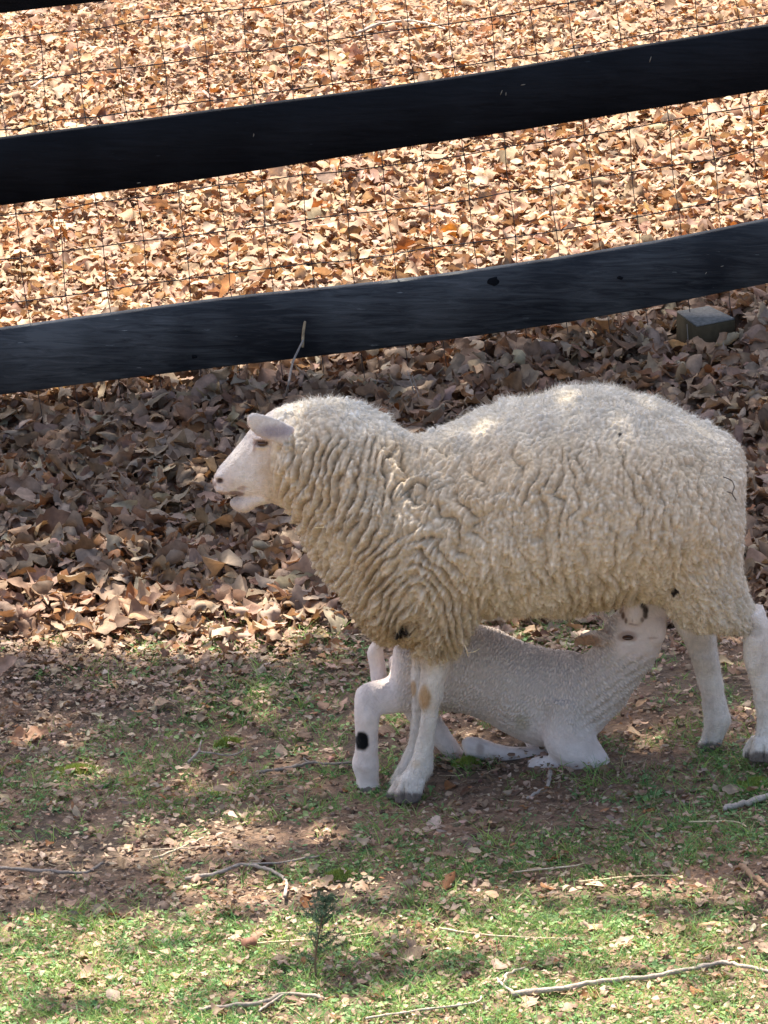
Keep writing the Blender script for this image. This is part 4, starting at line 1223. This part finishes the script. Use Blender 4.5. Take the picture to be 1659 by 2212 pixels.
stick('fallen_branch', 'branch', 'thick grey broken branch at the right edge below the hind hooves', [[(1562, 1762), (1590, 1755), (1616, 1748), (1700, 1722)]], .0062, .0072, GREY * 1.15, .008, 2)
stick('twig', 'twig', 'thin pale twig along the very bottom, just left of the forked branch', [[(790, 2214), (816, 2209), (929, 2194), (1026, 2180), (1040, 2166)]], .0032, .002, GREY * 1.2, .006, 3)
stick('twig', 'twig', 'dark grey twig at the left edge between shade and sun', [[(-30, 1886), (0, 1887), (74, 1892), (164, 1898), (196, 1893), (223, 1877)]], .0048, .003, GREY * .75, .006, 4)
stick('twig', 'twig', 'hooked grey twig bending down beside the bright moss cushion', [[(400, 1912), (470, 1900), (516, 1882), (560, 1886), (585, 1895), (612, 1910), (620, 1924), (615, 1952)], [(516, 1882), (600, 1878), (690, 1862)]], .0045, .0035, GREY, .007, 5)
stick('fallen_branch', 'branch', 'dark branch lying at bottom centre below the cedar seedling', [[(430, 2196), (496, 2188), (570, 2180), (610, 2163), (670, 2165), (700, 2172)], [(560, 2200), (580, 2184), (612, 2164)]], .0052, .0038, GREY * .85, .007, 6)
stick('twig', 'twig', 'bent grey twig in the shade left of the lamb\'s spotted leg', [[(406, 1660), (432, 1634)], [(436, 1612), (432, 1634), (460, 1640), (500, 1644), (530, 1630)]], .004, .003, GREY, .006, 7)
stick('twig', 'twig', 'dark twig reaching the hoof of the lamb\'s spotted leg', [[(545, 1685), (570, 1679), (620, 1672), (670, 1660), (720, 1663), (764, 1659)], [(670, 1660), (655, 1650)]], .0042, .003, GREY * .7, .006, 8)
stick('twig', 'twig', 'short crooked pale twig on the grass below the lamb\'s folded knee', [[(1189, 1680), (1186, 1695), (1181, 1716), (1160, 1727), (1138, 1740)]], .0056, .003, GREY * 1.15, .008, 9)
stick('straw_stalk', 'straw', 'long straight straw stalk on bare sunlit soil right of the moss cushion', [[(1251, 1918), (1300, 1913), (1359, 1907), (1466, 1904)]], .0024, .0014, STRAW, .006, 10)
stick('straw_stalk', 'straw', 'pale stalk at the shade edge in front of the kneeling lamb', [[(1106, 1898), (1150, 1893), (1235, 1884), (1262, 1878)]], .0022, .0014, PALE, .006, 11)
stick('straw_stalk', 'straw', 'bowed straw stalk above the leaf clump at the right edge', [[(1487, 1791), (1540, 1789), (1590, 1790), (1612, 1801)]], .0022, .0012, STRAW, .008, 12)
stick('bark_strip', 'bark', 'brown strip of bark lying askew at the right edge in the sun', [[(1600, 1886), (1622, 1906), (1650, 1926), (1675, 1940)]], .0075, .004, np.array([.30, .19, .12]), .008, 13)
stick('twig', 'twig', 'long thin tan twig through the sunny grass right of the cedar seedling', [[(950, 2018), (1000, 2028), (1060, 2034), (1176, 2041), (1230, 2040)]], .0028, .0018, PALE * .85, .006, 14)
stick('straw_stalk', 'straw', 'straw stalk slanting across dead turf left of the cedar seedling', [[(556, 2052), (640, 2046), (720, 2040), (806, 2028)]], .0022, .0014, STRAW, .007, 15)
stick('twig', 'twig', 'thin twig on sunlit turf under the shadow edge, left of centre', [[(330, 1868), (365, 1855), (410, 1836), (440, 1822)], [(300, 1850), (380, 1846), (480, 1840)]], .0028, .0018, PALE * .9, .006, 16)
stick('twig', 'twig', 'pale dead stick on the leaves behind the fence near its left end', [[(70, 232), (92, 218), (116, 202)]], .0055, .004, PALE, .06, 17)
stick('twig', 'twig', 'pale forked stick on sunny leaves behind the upper rail', [[(680, 74), (712, 52), (744, 26)], [(712, 52), (735, 50)]], .005, .003, PALE, .06, 18)
stick('fallen_branch', 'branch', 'curved bare branch on matted leaves at the top of the slope', [[(770, 112), (820, 92), (880, 84), (930, 92), (962, 104)]], .006, .003, GREY * 1.1, .055, 19)
stick('twig', 'twig', 'straight pale stick at the top edge above the upper rail', [[(1330, 52), (1380, 28), (1430, 2)]], .0055, .004, PALE, .06, 20)

def snag(name, cat, label, lines, r, col_):
    acc = Acc()
    for ln in lines:
        tb = tube(densify([W(*q_) for q_ in ln], 4), r, 5)
        acc.add(tb, np.array(col_))
    tag(acc.build(name, M_TWIG), label, cat)
snag('straw_wisp', 'straw', 'crossed bits of straw caught in the wool above the ewe\'s near foreleg', [[(1003, 1393, -.185), (1008, 1404, -.19), (1011, 1417, -.185)], [(1008, 1410, -.188), (1024, 1408, -.186), (1036, 1401, -.18)]], .0013, (.68, .55, .36))
snag('straw_wisp', 'straw', 'single yellow straw caught in the ewe\'s throat wool', [[(680, 1140, -.135), (690, 1140, -.145), (702, 1138, -.15)]], .0012, (.75, .62, .35))
snag('twig', 'twig', 'thin dark forked twig snagged in the wool of the ewe\'s rump', [[(1562, 1030, -.185), (1580, 1038, -.175), (1586, 1052, -.17), (1582, 1066, -.175), (1590, 1080, -.165)], [(1582, 1066, -.175), (1570, 1062, -.185)]], .0011, (.08, .06, .05))
def dead_stem():
    o = empty('dead_sapling', G(617, 872))
    tag(o, 'thin dead grey sapling leaning against the lowest board above the ewe\'s neck', 'sapling')
    pts = densify([G(615, 876), W(622, 835, FY - .20), W(632, 785, FY - .09), W(645, 755, FY - .04), W(655, 735, FY - .018)], 5)
    child('stem', *[np.array(x_) if k == 0 else x_ for k, x_ in enumerate((tube(pts, np.linspace(.0036, .0028, len(pts)), 7)[0],))], [np.array(tube(pts, .003, 7)[1]), np.array(tube(pts, .003, 7)[2])], M_TWIG, o, True, np.tile(GREY * .9, (len(pts) * 7 + 2, 1)))
    pts = densify([W(654, 750, FY - .016), W(655, 720, FY - .014), W(659, 694, FY - .012)], 4)
    tb = tube(pts, [.0038] * (len(pts) - 1) + [.0030], 8)
    child('broken_top', tb[0], [np.array(tb[1]), np.array(tb[2])], M_TWIG, o, True, np.tile(np.array([.42, .32, .2]), (len(tb[0]), 1)))
dead_stem()

# dry weed stems standing at the foot of the fence
stem_lab = ['upright bare weed stem left of the wooden block', 'bare weed stem in the dark leaves behind the ewe\'s shoulder dip', 'pair of bare stems leaning right above the ewe\'s neck hollow', 'thin bare stem rising beside the orange leaf']
for k, ls in enumerate(([[(1482, 790), (1484, 700)]], [[(905, 905), (880, 800)]], [[(916, 915), (890, 810)], [(925, 905), (900, 862)]], [[(1570, 830), (1562, 740)]])):
    acc = Acc()
    for (ax, ay), (bx_, by_) in ls:
        p = G(ax, ay); q = W(bx_, by_, p[1] + .03)
        acc.add(tube(densify([p, (p + q) / 2 + np.array([.004, 0, 0]), q], 4), np.linspace(.0016, .0009, 9), 5), GREY * .9)
    o = acc.build('weed_stem', M_TWIG)
    tag(o, stem_lab[k], 'weed stem', 'bare weed stems along the fence foot')

# ------------------------------------------------------------------ CEDAR SEEDLING
def seedling():
    base = G(682, 2118)
    o = empty('cedar_seedling', base)
    tag(o, 'small dark green cedar seedling growing in the turf at bottom centre', 'seedling')
    rng = np.random.default_rng(5)
    yb = base[1]
    tr = densify([base, W(682, 2062, yb), W(690, 2010, yb), W(700, 1968, yb), W(705, 1942, yb)], 5)
    tb = tube(tr, np.linspace(.003, .0008, len(tr)), 6)
    child('stem', tb[0], [np.array(tb[1]), np.array(tb[2])], M_TWIG, o, True, np.tile(np.array([.18, .12, .08]), (len(tb[0]), 1)))
    R_, D_, L_ = [], [], []
    H = tr[-1] - tr[0]
    for k in range(46):
        f = rng.uniform(0.16, 0.98)
        p = tr[min(int(f * len(tr)), len(tr) - 1)]
        a_ = rng.uniform(0, 6.28)
        ln = (0.085 * (1 - f) + 0.016) * rng.uniform(0.35, 1.25)
        d = np.array([math.cos(a_), math.sin(a_), rng.uniform(0.35, 0.9)]); d /= np.linalg.norm(d)
        for s in np.linspace(0.1, 1, int(10 + ln * 160)):
            q = p + d * ln * s
            for _ in range(6):
                dd = d * 0.8 + rng.normal(size=3) * 0.75
                R_.append(q); D_.append(dd / np.linalg.norm(dd)); L_.append(rng.uniform(.004, .011))
    R_, D_, L_ = np.array(R_), np.array(D_), np.array(L_)
    V, Fq, C = fibres(R_, D_, D_, L_, np.full(len(R_), .0013), np.array([0.075, 0.125, 0.08]) * rng.uniform(0.6, 1.5, (len(R_), 1)), rng, 2)
    child('foliage', V, [Fq], M_GRASS, o, False, C)
seedling()

# ------------------------------------------------------------------ single leaves and acorns
def one_leaf(px_, py_, L, yaw, tilt, tdir, curl, cup, col_, label, lift=0.03, seed=1, lob=.6):
    rng = np.random.default_rng(seed)
    p = G(px_, py_) + np.array([0, 0, lift])
    V, Fq, C = leaf_cloud(p[None], np.array([L]), np.array([L * .62]), np.array([yaw]), np.array([tilt]), np.array([tdir]), np.array([curl * .7]), np.array([cup * .7]), np.array([col_]), rng, 17, True, 7)
    o = mesh_np('fallen_leaf', V, [Fq], M_LEAF, None, False, C)
    tag(o, label, 'leaf', 'large single leaves among the litter')
one_leaf(1478, 778, .105, 0.25, .35, -1.6, 2.4, -2.6, (.60, .33, .13), 'orange tan leaf arched over the litter below the wooden block', .05, 3)
one_leaf(590, 1312, .13, 0.12, .75, -1.6, -1.0, 1.2, (.55, .35, .24), 'large pale tan lobed leaf lying under the ewe\'s chest', .02, 8)
one_leaf(968, 548, .085, 1.4, 1.0, -1.5, 1.5, 2.0, (.70, .32, .05), 'bright orange leaf resting above the lowest board', .05, 4)
one_leaf(600, 418, .12, 1.5, 1.0, -1.6, .6, 2.0, (.60, .44, .30), 'tall tan oak leaf standing upright between the lower two boards', .05, 6)
one_leaf(1080, 850, .085, 1.9, 1.2, -1.3, .8, 2.0, (.62, .42, .25), 'pointed upright leaf touching the top of the ewe\'s back line', .05, 7)
one_leaf(60, 1600, .10, .3, .5, -1.5, 1.5, 2.2, (.36, .20, .12), 'curled reddish brown leaf at the left edge of the turf', .015, 9)
one_leaf(1180, 1925, .05, .9, .5, 1, 2, 2, (.60, .42, .32), 'pinkish leaf on sunny soil left of the long straw stalk', .01, 10)
one_leaf(938, 1788, .05, 1.2, .4, -1, .8, 1.0, (.66, .50, .40), 'pale curled leaf on shaded turf below the ewe\'s front hooves', .012, 11)
one_leaf(545, 2055, .06, .4, .8, -1, -5, -4, (.25, .12, .08), 'dark rolled brown leaf on turf left of the cedar seedling', .015, 12)

def acorn_mesh():
    n = 12
    prof = [(0.0, 0.0), (0.0035, 0.0008), (0.0068, 0.004), (0.0078, 0.009), (0.0072, 0.0135), (0.0045, 0.0175), (0.0012, 0.0195), (0.0, 0.0205)]
    V, Fq, T3 = [], [], []
    for r, z in prof[1:-1]:
        for q in range(n):
            V.append((r * math.cos(2 * math.pi * q / n), r * math.sin(2 * math.pi * q / n), z))
    m = len(prof) - 2
    V += [(0, 0, 0), (0, 0, prof[-1][1])]
    for k in range(m - 1):
        for q in range(n): Fq.append((k * n + q, k * n + (q + 1) % n, (k + 1) * n + (q + 1) % n, (k + 1) * n + q))
    for q in range(n):
        T3.append((m * n, (q + 1) % n, q)); T3.append((m * n + 1, (m - 1) * n + q, (m - 1) * n + (q + 1) % n))
    return mesh_np('acorn', np.array(V), [np.array(Fq), np.array(T3)], M_ACORN, None, True, None, link=False)
am = acorn_mesh()
rng = np.random.default_rng(88)
spots = [(340, 1702, 'brown acorn at the left end of the acorn cluster on dark turf'),
         (356, 1708, 'brown acorn second from the left in the acorn cluster on dark turf'),
         (376, 1700, 'brown acorn at the middle of the acorn cluster on dark turf'),
         (398, 1712, 'brown acorn low on the right of the acorn cluster on dark turf'),
         (414, 1702, 'brown acorn at the upper right of the acorn cluster on dark turf'),
         (198, 1798, 'lone brown acorn above the dark twig at the left edge'),
         (548, 1742, 'lone acorn in shade between the acorn cluster and the spotted leg'),
         (700, 1730, 'lone acorn just left of the spotted hind hoof'),
         (1095, 1868, 'lone acorn beside the pale stalk on the shade edge'),
         (1228, 1852, 'lone acorn in shade under the kneeling lamb, above the pale stalk'),
         (300, 2022, 'lone acorn on sunny grass at lower left'),
         (1050, 2052, 'lone acorn on sunny turf right of the cedar seedling')]
for k, (a_, b_, lb_) in enumerate(spots):
    o = bpy.data.objects.new('acorn', am); COL.objects.link(o)
    p = G(a_, b_)
    o.location = (p[0], p[1], p[2] + 0.006)
    o.rotation_euler = (rng.uniform(1.2, 1.9), rng.uniform(-.3, .3), rng.uniform(0, 6.28))
    s = rng.uniform(0.75, 1.15); o.scale = (s, s, s)
    tag(o, lb_, 'acorn', 'fallen acorns on the turf')

# ------------------------------------------------------------------ SHADE TREE (outside the picture; crown shaped to cast the shade)
def shade(x, y):
    """map of the shade wanted on this spot; the crown is laid out from it"""
    P_ = np.stack([x, y, ground_z(x, y)], 1)
    qx, qy = to_px(P_)
    up = np.interp(qx, [0, 300, 700, 1100, 1659], [925, 905, 850, 740, 660])
    m = smoothstep(up - 30, up + 25, qy)
    def g(cx, cy, rx, ry, a): return a * np.exp(-((qx - cx) / rx) ** 2 - ((qy - cy) / ry) ** 2)
    lit = g(280, 1372, 380, 52, 2.6) + g(60, 1250, 90, 28, .7) + g(450, 1075, 150, 26, .9) + g(150, 1130, 60, 20, .6) + g(1250, 800, 120, 18, .6) + g(1640, 1120, 40, 40, .5) + g(620, 1330, 100, 40, .5) + g(950, 845, 160, 30, .7) + g(1600, 900, 60, 20, .5)
    lit += g(180, 1672, 110, 26, .9) + g(370, 1705, 50, 16, .6) + g(1560, 1675, 60, 20, .9) + g(1000, 1590, 60, 16, .7) + g(640, 1625, 70, 12, .5)
    lit += g(520, 1800, 230, 36, 1.2) + g(300, 1850, 200, 22, .8) + g(1400, 1930, 360, 28, 1.2) + g(700, 1935, 400, 26, .9)
    lit += smoothstep(1960, 2000, qy) * (0.95 - g(760, 2110, 170, 30, .9) - g(1000, 2095, 300, 16, .7) - g(180, 2190, 140, 20, .5) - g(150, 1960, 100, 14, .5)) + .4 * smoothstep(2190, 2240, qy)
    edge = smoothstep(1.9, 2.4, np.abs(x))
    lit = lit * (1 - smoothstep(780, 860, qx) * smoothstep(1690, 1715, qy) * smoothstep(1905, 1880, qy))
    return np.clip(m - lit, 0.0, 1) * (1 - edge * 0.35)
rng = np.random.default_rng(301)
n = 60000
x = rng.uniform(-2.2, 2.2, n); y = rng.uniform(-3.0, 3.3, n)
clump = smoothstep(0.25, 0.5, lat(x, y, 5.0, 41) * 0.6 + lat(x, y, 11, 42) * 0.4)
_qx, _qy = to_px(np.stack([x, y, ground_z(x, y)], 1))
clump = np.maximum(clump, smoothstep(800, 880, _qx) * smoothstep(1690, 1720, _qy) * smoothstep(1900, 1880, _qy))  # crown filled in here to keep sun spots off the ewe's back
k = rng.random(n) < shade(x, y) * (0.30 + 0.70 * clump) * 0.9
x, y = x[k], y[k]; n = len(x)
base = np.stack([x, y, ground_z(x, y)], 1)
tt_ = 6.2 + 1.6 * lat(x, y, 1.2, 43) + rng.uniform(-.35, .35, n)
CP_ = base + SUN[None] * tt_[:, None]  # crown leaves set towards the sun from each spot to be shaded
L = rng.uniform(0.06, 0.10, n)
V, Fq, C = leaf_cloud(CP_, L, L * 0.55, rng.uniform(0, 6.28, n), np.abs(rng.normal(0, .5, n)), rng.uniform(0, 6.28, n), rng.normal(0, .6, n), rng.normal(0, .6, n), np.array([0.07, 0.12, 0.04]) * rng.uniform(.7, 1.4, (n, 1)), rng, 5, False, 3)
tree = empty('shade_tree', (6.0, 8.5, float(ground_z(6.0, 8.5))))
tag(tree, 'unseen tall broad tree beyond the fence, crown shaped to shade the sheep', 'tree')
child('crown', V, [Fq], M_GRASS, tree, False, C)
acc = Acc()
brown = np.array([.16, .12, .09])
tb0 = np.array([6.0, 8.5, float(ground_z(6, 8.5)) - .2])
top = np.array([5.4, 7.6, 9.5])
trunk_p = densify([tb0, tb0 + [0, 0, 2.5], [5.9, 8.3, 5.5], top], 6)
acc.add(tube(trunk_p, np.linspace(.28, .14, len(trunk_p)), 14), brown)
cen = CP_.mean(0)
for k in range(9):
    f = 10 + k % 8
    s = trunk_p[min(f, len(trunk_p) - 1)]
    e = CP_[rng.integers(0, n)]
    mid = (s + e) / 2 + np.array([0, 0, .5])
    bp = densify([s, mid, e], 8, .02, rng)
    acc.add(tube(bp, np.linspace(.07, .012, len(bp)), 8), brown)
    for _ in range(4):
        s2 = bp[rng.integers(8, len(bp))]; e2 = e + (CP_[rng.integers(0, n)] - e) * .5
        b2 = densify([s2, (s2 + e2) / 2 + [0, 0, .1], e2], 6, .01, rng)
        acc.add(tube(b2, np.linspace(.016, .004, len(b2)), 5), brown)
acc.build('trunk', M_TWIG, tree)
